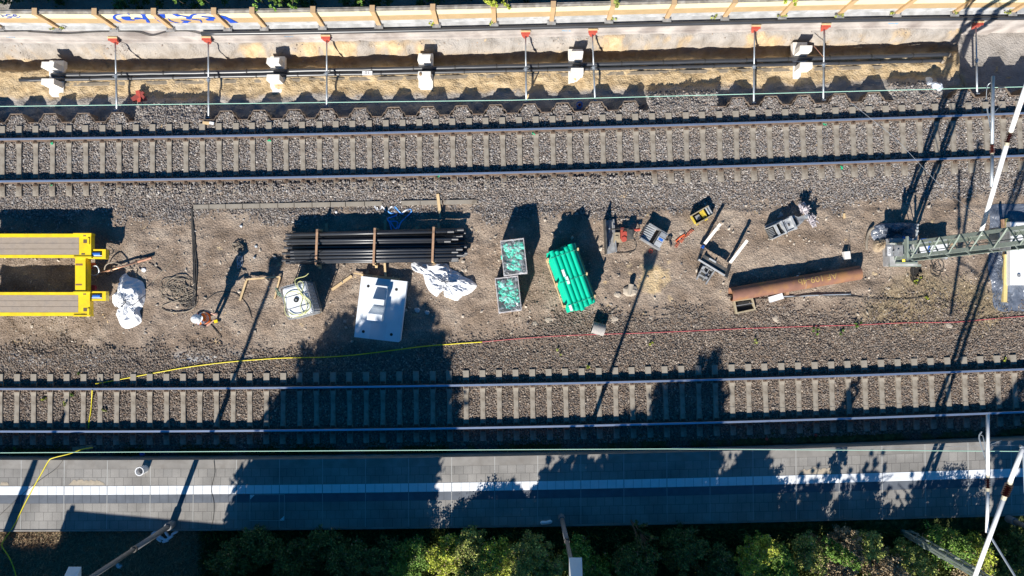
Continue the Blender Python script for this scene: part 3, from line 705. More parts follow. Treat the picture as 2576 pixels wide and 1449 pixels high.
o, _ = grid_strip('dark_strip', lambda x: st1(x)-.294, lambda x: st1(x)-.584, .751, M_darkp, 1); localise(o, ep)
pstrip('rear_kerb', lambda x: pbk(x)+.06, pbk, .55, .765, M_edge, ep)
for k in range(-3, 26):
    for sgn in (0,):
        b = MB(); u = 161.5+108.3*k; x0 = X(u, 1200, .75)
        b.prism([(x0-.010, pe(x0)-.005), (x0+.010, pe(x0)-.005), (x0+.010, st1(x0)-.005), (x0-.010, st1(x0)-.005)], .749, .7525)
        b.prism([(x0-.008, st1(x0)-.30), (x0+.008, st1(x0)-.30), (x0+.008, pbk(x0)+.07), (x0-.008, pbk(x0)+.07)], .749, .7530)
        b.build('joint_seal', M_joint, ep)
for k in range(-3, 90):
    x0 = X(161.5+108.3*k/5+2, 1230, .75)
    if abs((k % 5)) != 0: MB().prism([(x0-.004, st1(x0)-.005), (x0+.004, st1(x0)-.005), (x0+.004, st1(x0)-.58), (x0-.004, st1(x0)-.58)], .7575, .7592).build('strip_joint', M_darkp, ep)
for k in range(0, 24):
    x0 = X(161.5+108.3*k, 1230, .75); MB().prism([(x0-.009, st1(x0)+.003), (x0+.009, st1(x0)+.003), (x0+.009, st1(x0)-.30), (x0-.009, st1(x0)-.30)], .7575, .7600).build('strip_gap', M_darkp, ep)
# sand blown onto the pavers
M_dust = mat('dried_sand_stain', (.40,.34,.26), .95, .15, 8)
for i, (u0, u1, v0, v1) in enumerate(((172,265,1205,1220),(0,22,1210,1221),(3100*.644+12,3100*.644+110,1173,1192))):
    p0 = P(u0, v1, .754); p1 = P(u1, v0, .754); b = MB(); rr = random.Random(i); n = 26; pts = []
    for k in range(n): t = k/n; pts.append((p0.x+(p1.x-p0.x)*t, p0.y))
    for k in range(n, 0, -1): t = k/n; pts.append((p0.x+(p1.x-p0.x)*t, p0.y+(p1.y-p0.y)*(.45+.5*rr.random())*math.sin(min(1, (1-abs(2*t-1))*3)*math.pi/2)))
    b.add([(x_, y_, .7555) for x_, y_ in pts], [tuple(range(len(pts)))])
    o = b.build('sand_stain', M_dust); tag(o, ['pale sand stain on the platform beside the white bin','small pale sand stain at the left end of the platform','pale sand stain on the shaded right part of the platform'][i], 'sand stain')
# access covers
for i, (ua, va, ub, vb) in enumerate(((628,1244,716,1310),(2148*.8+5,1205*1.05,2148*.8+75,1325))[:1]):
    p0 = P(ua, vb, .755); p1 = P(ub, va, .755); e = empty('access_cover', (p0.lerp(p1,.5)), 'square access cover with two dotted white corners near the left lamp post', 'cover')
    b = MB(); x0, x1, y0, y1 = p0.x, p1.x, p0.y, p1.y
    for (q, w) in (((x0,y0,x0+.015,y1),0),((x1-.015,y0,x1,y1),0),((x0,y0,x1,y0+.015),0),((x0,y1-.015,x1,y1),0)): b.prism([(q[0],q[1]),(q[2],q[1]),(q[2],q[3]),(q[0],q[3])], .745, .757+.0006*(q[1] == y0))
    b.build('frame', M_joint, e)
    for (cx, cy, s) in ((x0+.015, y1-.015, 1), (x1-.015, y0+.015, -1)):
        b = MB(); b.prism([(cx,cy),(cx+s*.15,cy),(cx,cy-s*.15)], .754, .7595); c = b.build('corner_plate', M_tact, e)
        d = MB()
        for (a_, b_) in ((.03,.03),(.085,.03),(.03,.085)): d.tube([(cx+s*a_, cy-s*b_, .758), (cx+s*a_, cy-s*b_, .7605)], .012, 6)
        d.build('screw_holes', M_black, c)
# white bin
q = P(364, 1180, .77); e = empty('waste_bin', (q.x, q.y, .755), 'small round white bin standing on the platform', 'bin')
b = MB(); b.pipe((q.x, q.y, .755), (q.x, q.y, 1.10), .135, .125, 20); b.pipe((q.x, q.y, 1.09), (q.x, q.y, 1.12), .15, .12, 20); b.build('bucket', M_white_paint, e)
b = MB(); b.tube([(q.x, q.y, .76), (q.x, q.y, .90)], .12, 16); b.box((q.x+.03, q.y+.02, .93), (.12,.05,.03), 1.0); b.build('contents', M_steel_g, e)
b = MB(); b.tube([(q.x-.15, q.y, 1.1), (q.x-.19, q.y+.05, .98), (q.x-.12, q.y+.14, .93)], .006, 5); b.build('handle', M_steel_d, e)

# ================================================================ LAMP POSTS (lanterns partly beyond the frame)
def lamp(u, v, z0, h, label, off, r0=.085):
    q = P(u, v, z0); e = empty('street_lamp', (q.x, q.y, z0), label, 'street lamp')
    t = Vector((q.x+off[0], q.y+off[1], h)); m1 = Vector((q.x, q.y, z0)).lerp(t, .45)
    b = MB(); b.tube([(q.x, q.y, z0), (q.x, q.y, z0+.35)], r0*1.5, 14); b.build('base', M_pole, e)
    b = MB(); b.tube([(q.x, q.y, z0+.3), m1], r0, 14); b.build('lower_pole', M_pole, e, smooth=True)
    b = MB(); b.tube([m1-Vector((0,0,.02)), m1+Vector((0,0,.08))], r0*1.12, 14); b.build('joint_band', M_steel_d, e)
    b = MB(); b.tube([m1, t], r0*.8, 14); b.build('upper_pole', M_pole, e, smooth=True)
    b = MB(); b.box(t+Vector((0,0,.04)), (.16,.16,.1)); b.build('collar', M_steel_g, e)
    l = MB(); a = t.z+.02; c = t.z+.42; yn = .56
    vs = [(t.x-.17, t.y-.1, a), (t.x+.17, t.y-.1, a), (t.x+.17, t.y+yn, a), (t.x-.17, t.y+yn, a), (t.x-.15, t.y-.1, c), (t.x+.15, t.y-.1, c), (t.x+.15, t.y+yn-.42, c), (t.x-.15, t.y+yn-.36, c)]
    l.add(vs, [(3,2,1,0),(0,1,5,4),(1,2,6,5),(2,3,7,6),(3,0,4,7),(4,5,6,7)]); l.build('lantern', M_lantern, e)
    b = MB(); b.box((t.x, t.y-.06, c+.015), (.30,.14,.03)); b.build('lantern_roof', M_pole, e)
    return e
lamp(434, 1318, .75, 6.1, 'left grey lamp post with a white lantern and a bottle heap at its foot', (-.0, .0))
lamp(1412, 1300, .75, 6.1, 'grey lamp post in the middle of the hedge with white lantern', (0, 0), .075)
lamp(2536, 1305, .75, 6.1, 'grey lamp post at the lower right beside the platform', (0, 0))
# ================================================================ CATENARY MASTS AND CANTILEVERS
def lattice(base, ax, w, dep, z0, z1, pitch, e, ch=.085, taper=.0):
    ax = Vector((ax[0], ax[1], 0)).normalized(); nx = Vector((-ax.y, ax.x, 0)); B = Vector((base.x, base.y, 0))
    def c(s, k, z): return B+ax*s*(w/2-taper*(z-z0)/(z1-z0))+nx*k*dep/2+Vector((0,0,z))
    for s in (-1, 1):
        for k in (-1, 1):
            b = MB(); b.beam(c(s, k, z0)-nx*k*ch/2, c(s, k, z1)-nx*k*ch/2, ch if abs(nx.x) > .5 else .014, .014 if abs(nx.x) > .5 else ch)
            b.beam(c(s, k, z0)-ax*s*(ch/2+.008), c(s, k, z1)-ax*s*(ch/2+.008), .014 if abs(nx.x) > .5 else ch, ch if abs(nx.x) > .5 else .014); b.build('corner_leg', M_mast, e)
    i = 0; z = z0+.2
    while z+pitch < z1:
        for side in (-1, 1):
            s = 1 if (i+(side > 0)) % 2 else -1; b = MB(); b.beam(c(-s, side, z)+nx*side*.012, c(s, side, z+pitch)+nx*side*.012, .05, .016); b.build('lattice_bar', M_mast, e)
            if i % 2 == 0 and dep > .3:
                b = MB(); b.beam(c(side, -1, z), c(side, 1, z+pitch*1.6), .045, .016); b.build('lattice_bar', M_mast, e)
        z += pitch; i += 1
mb_ = P(2276, 634, .5)
em = empty('catenary_mast', (mb_.x, mb_.y, 0), 'green grey lattice catenary mast with number plate rising towards the right edge', 'catenary mast')
lattice(mb_, (.08, 1), .58, .66, .35, 10.5, .50, em, .10, .07)
b = MB(); b.box((mb_.x-.02, mb_.y, .22), (.95,.95,.5)); b.build('foundation', M_plinth, em)
b = MB(); b.box((mb_.x-.08, mb_.y+.0, .55), (.42,.14,.5)); b.box((mb_.x-.32, mb_.y+.32, .5), (.5,.03,.1)); b.box((mb_.x+.05, mb_.y-.38, .52), (.75,.05,.08)); b.box((mb_.x+.05, mb_.y-.46, .42), (1.1,.08,.06)); b.build('foot_stiffeners', M_mast, em)
b = MB(); q = P(2246, 632, .95); b.box((q.x-.12, q.y+.02, .95), (.22,.40,.10)); b.box((q.x+.17, q.y+.02, .95), (.30,.38,.10)); b.box((q.x-.02, q.y-.02, 1.02), (.05,.05,.05)); b.box((q.x+.15, q.y+.03, 1.02), (.05,.05,.05)); bx = b.build('switch_box', M_steel_g, em)
b = MB(); b.box((q.x-.15, q.y+.0, 1.008), (.11,.30,.012)); pl = b.build('number_plate', mat('plate_white', (.8,.8,.8), .5, .02), em)
vs, fs = text_mesh('305', .12); b = MB(); b.add([(q.x-.15+p[1], q.y-p[0]*1.15, 1.018) for p in vs], fs); b.build('lettering', M_cloth, pl)
b = MB(); q2 = P(2284, 625, 1.3); b.box((q2.x-.05, q2.y, 1.35), (.07,.80,.07)); b.box((q2.x-.05, q2.y, 1.22), (.05,.62,.05)); b.build('climbing_bracket', M_mast, em)
b = MB(); q3 = P(2270, 654, .85); b.tube([q3, q3+Vector((.07,0,.05))], .06, 8); b.build('earth_clamp', M_yellow, em)
q3 = P(2549, 598, 5.2); b = MB()
for s in (-1, 1): b.box((mb_.x+s*.15-.0, mb_.y+.04, 5.25), (.025,.62,.42))
for s in (-1, 1):
    for k in (-1, 1):
        for zz in (5.12, 5.38): b.tube([(mb_.x-.175, mb_.y+.04+s*.2+k*.05, zz), (mb_.x-.155, mb_.y+.04+s*.2+k*.05, zz)], .018, 6)
b.build('joint_plate', M_steel_g, em)
b = MB(); b.tube([P(2276, 640, .6)+Vector((-.16,0,0)), (mb_.x-.16, mb_.y+.01, 10.4)], .014, 5); b.build('earth_rod', M_mast, em)
# second mast in the hedge at the lower right
m2 = P(2278, 1338, .6); em2 = empty('catenary_mast', (m2.x, m2.y, .5), 'lattice catenary mast rising out of the hedge at the lower right', 'catenary mast')
lattice(m2, (1, .0), .32, .16, .5, 10.0, .40, em2, .07, .03)
b = MB(); b.box((m2.x, m2.y, .25), (.4,.4,.3)); b.build('foundation', M_plinth, em2)
def insul(b1, b2, a, c, r=.085, n=6):
    a, c = Vector(a), Vector(c); d = (c-a)
    b2.tube([a, a+d*.2], r*.75, 10); b2.tube([c-d*.2, c], r*.75, 10)
    for i in range(n):
        p = a+d*(.24+.52*i/(n-1)); b1.tube([p-d.normalized()*.012, p, p+d.normalized()*.012], [r*.6, r*1.25, r*.6], 12)
    b1.tube([a+d*.2, c-d*.2], r*.5, 10)
def canti(tubes, ins, wires, label):
    p0 = P(*tubes[0][0]); e = empty('cantilever_arm', p0, label, 'cantilever arm')
    for (a, c, r, mt) in tubes:
        b = MB(); b.tube([P(*a), P(*c)], r, 12); b.build('tube', mt, e, smooth=True)
    for (a, c, r) in ins:
        b1, b2 = MB(), MB(); insul(b1, b2, P(*a), P(*c), r); i_ = b2.build('insulator_ends', M_insul2, e); b1.build('insulator', M_insul, e)
    for (pts, r) in wires:
        b = MB(); b.tube(spline([P(*p) for p in pts], 4), r, 6); b.build('stay_wire', M_galv, e)
    return e
canti([((2498,192,5.6),(2496,362,5.6),.045,M_galv),((2496,388,5.6),(2494,470,5.6),.042,M_galv)], [((2496,358,5.6),(2496,392,5.6),.055)],
      [([(2497,207,5.6),(2484,216,5.5),(2481,250,5.3)],.008),([(2483,272,5.4),(2493,330,5.5),(2495,342,5.6)],.018),([(2500,285,5.6),(2520,262,5.6)],.008)], 'galvanised registration arm with brown insulator above the upper track')
canti([((2590,190,7.6),(2543,330,6.6),.062,M_white_paint),((2533,362,6.4),(2466,590,4.25),.062,M_white_paint)], [((2545,325,6.6),(2532,366,6.4),.075)],
      [([(2596,180,7.6),(2620,240,7.0)],.02)], 'white sloping cantilever tube with brown insulator at the upper right')
canti([((2485,1042,5.6),(2485,1198,5.6),.045,M_white_paint),((2485,1232,5.6),(2483,1340,5.6),.042,M_white_paint)], [((2485,1195,5.6),(2485,1236,5.6),.062)],
      [([(2468,1095,5.4),(2474,1102,5.5),(2484,1164,5.6)],.012),([(2470,1086,5.4),(2463,1102,5.4),(2478,1150,5.5),(2482,1168,5.6)],.02),([(2492,1118,5.6),(2520,1108,5.6)],.008)], 'white registration arm with brown insulator over the platform')
canti([((2573,1128,6.8),(2541,1212,6.4),.058,M_white_paint),((2525,1254,6.2),(2452,1452,5.2),.058,M_white_paint)], [((2543,1208,6.4),(2524,1256,6.2),.085)],
      [([(2492,1350,5.6),(2555,1452,6.0)],.03),([(2566,1122,6.8),(2590,1135,6.8)],.04),([(2574,1140,6.8),(2578,1240,6.6)],.02)], 'long white sloping cantilever tube with brown insulator at the lower right')
def wire(pts, r, label, m=M_wire, cat='overhead wire'):
    b = MB(); r = r*.68; b.tube([P(*p) for p in pts], r, 6); return tag(b.build('overhead_wire', m), label, cat)
wire([(-80,268.5,5.4),(1288,252,5.3),(2660,216,5.4)], .015, 'thin pale green overhead wire along the sheet piles')
wire([(-80,1139.5,5.4),(1288,1131,5.3),(1680,1129,5.3),(2660,1136,5.4)], .016, 'thin pale green overhead wire along the platform edge')
wire([(2140,258,1.5),(2250,345,1.8),(2368,470,2.2),(2500,575,3.6),(2640,655,5)], .009, 'thin dark stay wire running diagonally above the upper track', M_galv)
wire([(1690,1126,1.0),(2000,1130,1.0),(2565,1120,1.1)], .006, 'fine dark wire hanging along the right part of the platform edge', M_galv)

# ================================================================ VEGETATION
M_leaf = mat('leaf_green', (1,1,1), .6, .15, 12, attr='tint', spec=.3)
def leaves(name, blobs, size, base, jit=.35, parent=None, clump=.28, dry=0.0):
    C = []; T = []
    for (cx, cy, cz, rx, ry, rz, n, *cc) in blobs:
        col = np.array(cc[0] if cc else base)
        nc = max(3, int(n/45)); a = RNG.normal(size=(nc, 3)); a /= np.linalg.norm(a, axis=1)[:,None]; a *= (RNG.random((nc,1))**.45)
        a[:,2] = a[:,2]
        k = RNG.integers(0, nc, n); p = a[k]*np.array([rx, ry, rz])+RNG.normal(size=(n, 3))*clump*min(rx, rz, .9)*.45
        br = (.65+.7*RNG.random(nc))[k][:,None]
        C.append(p+np.array([cx, cy, cz])); t = col[None]*br*(1+jit*(RNG.random((n,1))-.5)*2)
        if dry:
            dm = RNG.random((n,1)) < dry; t = np.where(dm, np.array([[.26,.19,.11]])*(.6+.8*RNG.random((n,1))), t)
        T.append(t)
    C = np.concatenate(C); T = np.concatenate(T); n = len(C)
    R = rotm(n, 1.3); s = size*(.6+.8*RNG.random((n,1,1)))
    q = np.array([(-.5,0,0),(0,-.28,.06),(.5,0,0),(0,.28,.06)])[None]*s
    V = q @ np.transpose(R, (0,2,1))+C[:,None,:]
    Fa = np.arange(4*n).reshape(n, 4); o = big_mesh(name, V.reshape(-1, 3), Fa, M_leaf, {'tint': np.repeat(T, 4, axis=0)})
    if parent is not None: localise(o, parent)
    return o
M_bark = mat('bark', (.12,.09,.065), .9, .25, 9)
GRN = (.14,.25,.04); YG = (.40,.45,.06); DG = (.075,.135,.035); BR = (.40,.31,.19); OL = (.32,.36,.09)  # DG: darker leaf colour that carries the shade over some plants
def stems(e, c, n, hgt, spread, r=.012, name='stem'):
    b = MB()
    for i in range(n):
        a = RNG.random()*6.28; l = hgt*(.6+.5*RNG.random()); s = spread*(.4+.6*RNG.random())
        b.tube([(c[0], c[1], c[2]-.1), (c[0]+math.cos(a)*s*.4, c[1]+math.sin(a)*s*.4, c[2]+l*.5), (c[0]+math.cos(a)*s, c[1]+math.sin(a)*s, c[2]+l)], [r*1.4, r, r*.5], 5)
    return b.build(name, M_bark, e)
def bush(u, v, rpx, h, n, col, label, cat='bush', dry=0, size=.066, group='bushes on the bank below the platform', zc=None):
    z = 1.25; q = P(u, v, z); r = rpx/75; g = gh(q.x, q.y)
    e = empty('bush', (q.x, q.y, g), label, cat, group)
    stems(e, (q.x, q.y, g), 7, h*.8, r*.7)
    nb = 5; bl = []
    for i in range(nb):
        a = RNG.random()*6.28; d = r*.5*RNG.random()**.5
        bl.append((q.x+math.cos(a)*d, q.y+math.sin(a)*d, g+h*(.35+.35*RNG.random()), r*.62, r*.62, h*.38, int(1.7*n)//nb, col))
    leaves('foliage', bl, size, col, parent=e, dry=dry)
    return e
BUSH = [ # u, v, r, h, n, col, label, dry
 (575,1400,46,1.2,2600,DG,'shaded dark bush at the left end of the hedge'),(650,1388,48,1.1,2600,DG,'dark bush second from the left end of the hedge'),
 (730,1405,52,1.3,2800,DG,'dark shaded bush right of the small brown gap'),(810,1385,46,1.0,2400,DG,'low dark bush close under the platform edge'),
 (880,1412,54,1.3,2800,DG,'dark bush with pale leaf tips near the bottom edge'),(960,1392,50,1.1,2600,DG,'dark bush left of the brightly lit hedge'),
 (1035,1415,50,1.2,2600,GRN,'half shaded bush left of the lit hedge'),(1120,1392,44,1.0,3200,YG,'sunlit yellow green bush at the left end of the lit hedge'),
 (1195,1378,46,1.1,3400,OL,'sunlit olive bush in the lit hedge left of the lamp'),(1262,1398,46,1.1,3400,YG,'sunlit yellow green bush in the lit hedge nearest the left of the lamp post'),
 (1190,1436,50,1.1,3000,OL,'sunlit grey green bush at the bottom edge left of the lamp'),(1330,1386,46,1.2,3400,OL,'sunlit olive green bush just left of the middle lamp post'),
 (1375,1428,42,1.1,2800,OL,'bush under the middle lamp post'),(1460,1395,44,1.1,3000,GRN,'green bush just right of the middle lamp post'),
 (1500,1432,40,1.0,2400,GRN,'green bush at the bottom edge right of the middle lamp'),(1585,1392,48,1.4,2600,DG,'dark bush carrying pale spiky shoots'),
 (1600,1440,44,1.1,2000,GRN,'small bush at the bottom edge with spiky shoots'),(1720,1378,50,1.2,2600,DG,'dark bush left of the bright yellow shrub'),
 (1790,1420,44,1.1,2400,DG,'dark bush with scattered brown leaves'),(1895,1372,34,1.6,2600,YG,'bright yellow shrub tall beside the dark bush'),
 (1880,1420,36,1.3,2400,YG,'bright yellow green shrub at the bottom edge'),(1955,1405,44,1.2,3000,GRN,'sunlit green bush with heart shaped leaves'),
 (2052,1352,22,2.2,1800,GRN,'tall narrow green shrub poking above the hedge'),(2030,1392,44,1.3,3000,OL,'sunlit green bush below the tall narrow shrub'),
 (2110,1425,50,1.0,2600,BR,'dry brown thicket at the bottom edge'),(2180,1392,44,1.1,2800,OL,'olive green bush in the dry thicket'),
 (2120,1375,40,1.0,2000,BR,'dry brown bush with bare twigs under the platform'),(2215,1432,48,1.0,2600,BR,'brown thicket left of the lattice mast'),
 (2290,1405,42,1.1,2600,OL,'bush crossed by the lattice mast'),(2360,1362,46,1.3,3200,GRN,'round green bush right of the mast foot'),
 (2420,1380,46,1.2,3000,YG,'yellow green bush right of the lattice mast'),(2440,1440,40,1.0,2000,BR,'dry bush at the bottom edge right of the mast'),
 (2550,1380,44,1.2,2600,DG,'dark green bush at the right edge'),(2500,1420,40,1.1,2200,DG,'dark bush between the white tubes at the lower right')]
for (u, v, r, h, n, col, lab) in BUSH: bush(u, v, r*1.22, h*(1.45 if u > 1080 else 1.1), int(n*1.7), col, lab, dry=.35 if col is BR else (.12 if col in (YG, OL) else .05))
for k, (u, v) in enumerate(((1700,1360),(2190,1335),(2350,1330),(1350,1335),(1010,1370),(780,1340),(2510,1345))):
    pass
# spiky shoots
for i, (u, v) in enumerate(((1606,1345),(1632,1378),(1575,1430))):
    q = P(u, v, 2.2); e = empty('sapling', (q.x, q.y, .5), ['spiky pale sapling rising from the dark bush','smaller spiky sapling right of the first','spiky sapling at the bottom edge'][i], 'sapling'); b = MB(); L_ = []
    for k in range(5):
        a = RNG.random()*6.28; tip = (q.x+math.cos(a)*.42, q.y+math.sin(a)*.42, 2.2+RNG.random()*.3); b.tube([(q.x, q.y, .5), (q.x+math.cos(a)*.1, q.y+math.sin(a)*.1, 1.6), tip], .012, 5)
        for t in np.linspace(.3, 1, 8): L_.append((q.x+math.cos(a)*(.1+.32*t), q.y+math.sin(a)*(.1+.32*t), 1.6+.6*t, .05,.05,.05, 16, (.13,.16,.04)))
    b.build('stem', M_bark, e); leaves('foliage', L_, .07, GRN, parent=e)
# grass and weeds
def grass(name, x, y, h, col, label, w=.010, lay_=1.0, cat='grass'):
    n = len(x); z = ground_h(x, y); a = RNG.random(n)*6.28; l = h*(.5+.8*RNG.random(n)); sp = l*lay_*(.3+.9*RNG.random(n)); hh = l*(1.05-.5*lay_*RNG.random(n))
    hh = np.maximum(hh, .01)
    dx, dy = np.cos(a)*sp, np.sin(a)*sp; px, py = -np.sin(a)*w, np.cos(a)*w
    V = np.stack([np.stack([x-px, y-py, z], 1), np.stack([x+px, y+py, z], 1), np.stack([x+dx+.3*px, y+dy+.3*py, z+hh], 1), np.stack([x+dx*.5-px, y+dy*.5-py, z+hh*.7], 1)], 1)
    T = np.array(col)[None]*(.6+.8*RNG.random((n,1))); o = big_mesh(name, V.reshape(-1, 3), np.arange(4*n).reshape(n, 4), M_leaf, {'tint': np.repeat(T, 4, axis=0)})
    return tag(o, label, cat, None, 'stuff')
x, y = grid_pts(-18.6, 18.6, -10.5, -7.8, .038); k = (y < Y_PB(x)) & (RNG.random(len(x)) < .75) & (x > X(530)); x, y = x[k], y[k]
grass('bank_grass', x, y, .26, (.10,.13,.035), 'rank green grass on the bank below the platform', .014, .8)
x, y = grid_pts(-18.6, X(560), -10.5, -7.8, .035); k = (y < Y_PB(x)) & (RNG.random(len(x)) < .6); x, y = x[k], y[k]
grass('dry_grass', x, y, .12, (.34,.24,.15), 'dry brown litter and grass beside the platform at the lower left', .010, 1.3)
x, y = grid_pts(X(2000), 18.6, -2.2, 2.2, .045); z1 = zone_masks(x, y); k = RNG.random(len(x)) < z1[3]*.5; x, y = x[k], y[k]
grass('straw', x, y, .10, (.40,.33,.22), 'straw coloured dead grass around the mast', .004, 1.5)
x, y = grid_pts(-18.6, 18.6, -5.9, -4.9, .05); z1 = zone_masks(x, y); k = (RNG.random(len(x)) < z1[4]*.5*(1-.8*sm(-4, 8, x))) & (y > Y_PE(x)) & (y < Y_PE(x)+.5); x, y = x[k], y[k]
grass('edge_grass', x, y, .16, (.05,.09,.02), 'grass growing between the lower track and the platform wall', .012, .8)
WEED = [(112,1005,10,YG,'small green weed between the first sleepers of the lower track'),(168,1015,8,OL,'weed by the yellow cable in the lower track'),(262,1030,8,OL,'weed between the sleepers right of the yellow cable'),(182,990,7,GRN,'small weed by the upper rail of the lower track'),
 (1640,862,10,YG,'small weed in the ballast right of the corrugated pipe'),(1480,920,8,YG,'bright weed above the sleepers of the lower track'),(2050,828,16,GRN,'grey green weed tuft below the red cable'),(2112,838,12,GRN,'middle green weed tuft below the red cable'),(2157,822,16,GRN,'green weed tuft touching the red cable'),
 (2305,712,18,YG,'bright green weed below the mast'),(2330,752,9,YG,'small yellow weed beside the thin cable'),(2525,905,8,YG,'yellow weed above the lower track at the right'),(2300,700,24,BR,'dead weed stalks below the mast'),(1408,885,10,OL,'pale weed patch above the lower track'),(1900,862,10,OL,'faint weed patch in the ballast'),(200,943,8,GRN,'weed beside the sleeper ends at the lower left'),(42,1130,10,GRN,'weed in the grass strip at the left edge'),(2575,1075,14,DG,'dark weed by the platform end')]
for (u, v, r, col, lab) in WEED:
    q = PG(u, v); e = empty('weed', q, lab, 'weed', 'weeds scattered on the site'); rr = r/75
    stems(e, q, 5, .15, rr*.7, .004); leaves('foliage', [(q.x, q.y, q.z+.07, rr, rr, .09, int(40+r*9), col)], .055, col, parent=e)
# ivy and twigs on the barrier
IVY = [(135,66,9,.35,OL,'small ivy tuft at the foot of the second barrier post'),(162,68,8,.35,OL,'ivy trailing on the ledge right of the second post'),(1090,59,12,.4,YG,'yellow ivy at the foot of a barrier post above the second saddle'),(1240,50,15,.4,OL,'ivy at the foot of the post with the yellow sprig'),(1540,46,16,.4,OL,'ivy on the ledge below the leafy post'),
 (1800,43,18,.4,OL,'ivy at the foot of a post right of the fifth prop'),(1965,36,17,.4,OL,'ivy tuft on the ledge right of the fourth saddle'),(2110,34,18,.4,OL,'ivy tuft at the post above the last saddle'),(2240,33,10,.4,YG,'bright green ivy tuft on the ledge'),(2405,26,16,.4,OL,'ivy beside the mast shadow on the ledge'),(2540,22,20,.4,OL,'ivy tuft at the right end of the ledge')]
for (u, v, r, z, col, lab) in IVY:
    q = P(u, v, z); q.y = float(Y_BAR(q.x))-.10; e = empty('ivy', (q.x, q.y, .34), lab, 'ivy', 'ivy along the foot of the barrier'); rr = r/75
    stems(e, (q.x, q.y, .4), 4, .1, rr, .004); leaves('foliage', [(q.x, q.y, .42, rr, .09, .10, int(30+r*9), col)], .05, col, parent=e)
TW = [(505,2,16,1.75,GRN,300,'green twig hanging over the barrier above the graffiti'),(440,-2,12,1.7,GRN,160,'small twig left of the graffiti top'),(690,6,26,1.8,GRN,520,'leafy branch over the barrier right of the graffiti'),(645,18,9,1.6,GRN,120,'leaf tuft on top of a barrier post'),(735,14,12,1.6,GRN,120,'single twig behind the barrier coping'),
 (1238,8,19,1.75,YG,520,'bright yellow branch hanging over the barrier'),(1275,18,12,1.6,YG,140,'yellow twig right of the bright branch'),(1548,6,17,1.7,OL,300,'olive branch hanging over the barrier'),(1995,2,22,1.8,YG,360,'yellow green branch over the right part of the barrier'),(905,8,7,1.6,GRN,60,'tiny twig behind the coping')]
for (u, v, r, z, col, n, lab) in TW:
    q = P(u, v, z); e = empty('branch', (q.x, q.y+.3, .3), lab, 'branch', 'branches reaching over the barrier'); rr = r/80
    b = MB(); b.tube(spline([(q.x+.1, float(Y_BAR(q.x))+.5, .3), (q.x+.05, float(Y_BAR(q.x))+.4, 1.5), (q.x, q.y, z)], 4), .012, 5); b.build('stem', M_bark, e)
    leaves('foliage', [(q.x, q.y, z, rr, rr*.8, .15, n, col), (q.x, q.y+.25, z-.1, rr*1.2, rr, .2, n//2, col)], .075, col, parent=e)
for i in range(15):
    x0 = -18.5+i*2.65; y0 = float(Y_BAR(x0))+1.1+.25*RNG.random(); e = empty('hedge_shrub', (x0, y0, .15), 'dark shrub in the hedge behind the noise barrier', 'shrub', 'dark shrubs behind the noise barrier')
    stems(e, (x0, y0, .15), 5, .9, .5, .02, 'trunk')
    leaves('foliage', [(x0, y0, .75, 1.5, .85, .55, 2400, DG)], .11, DG, parent=e)
# ---- trees and a station building standing south of the frame: their shadows fall into it
def tree(u, v, h, crown, label, n=9000, trunk=.14, size=.20, col=GRN, clump=.7):
    q = P(u, v, .5); e = empty('tree', (q.x, q.y, .5), label, 'tree', 'trees standing behind the platform')
    b = MB(); b.tube([(q.x, q.y, .3), (q.x+.05, q.y, h*.5), (q.x, q.y, h*.9)], [trunk, trunk*.7, trunk*.2], 9)
    for k in range(14):
        z = crown[0][0]+.2+(h-crown[0][0]-.8)*k/14; a = k*2.4; rr = np.interp(z, [c[0] for c in crown], [c[1] for c in crown])*.85
        b.tube([(q.x, q.y, z), (q.x+math.cos(a)*rr*.6, q.y+math.sin(a)*rr*.6, z+.25), (q.x+math.cos(a)*rr, q.y+math.sin(a)*rr, z+.35)], [trunk*.35, trunk*.2, .01], 6)
    b.build('trunk', M_bark, e)
    zs = np.linspace(crown[0][0], h, 9); bl = []; tot = sum(max(np.interp(z, [c[0] for c in crown], [c[1] for c in crown]), .1)**2 for z in zs)
    for z in zs:
        r = float(np.interp(z, [c[0] for c in crown], [c[1] for c in crown])); bl.append((q.x, q.y, z, r, r, (h-crown[0][0])/14, max(60, int(n*r*r/tot)), col))
    leaves('crown', bl, size, col, parent=e, clump=clump); return e
tree(690, 1655, 8.6, [(2.4,2.7),(4,3.3),(6.0,3.2),(6.9,2.5),(7.6,1.7),(8.1,1.2),(8.6,.5)], 'big dense tree whose shadow crosses the concrete slab', 100000, .2, .28, clump=.8)
tree(1130, 1650, 5.0, [(4.0,1.0),(4.5,.9),(5.0,.4)], 'small tree south of the lit hedge', 5200, .1, .14)
tree(1275, 1640, 5.6, [(4.0,1.1),(4.9,1.2),(5.6,.3)], 'tree south of the lit hedge, nearest the lamp', 16000, .1, .15)
tree(1400, 1650, 5.9, [(4.0,1.3),(5.1,1.2),(5.9,.4)], 'tree south of the middle lamp post', 22000, .1, .15)
tree(1540, 1610, 7.0, [(1.4,1.4),(4.0,1.6),(5.6,1.35),(6.3,.65),(7.0,.25)], 'taller tree shading the dark bushes right of the middle lamp', 40000, .14)
tree(1720, 1640, 5.6, [(2.2,1.5),(4,1.5),(5.0,1.0),(5.6,.3)], 'dense tree behind the dark bushes', 30000, .14, .17)
tree(1880, 1660, 5.4, [(3.9,1.2),(4.7,1.0),(5.4,.3)], 'light tree behind the bright yellow shrubs', 8000, .1, .12, clump=.4)
tree(2020, 1650, 5.7, [(3.9,1.1),(4.8,1.0),(5.7,.3)], 'light tree behind the tall narrow shrub', 6500, .1, .11, clump=.4)
tree(2160, 1650, 5.3, [(3.8,1.2),(4.5,1.0),(5.3,.3)], 'light tree behind the dry thicket', 6500, .1, .11, clump=.4)
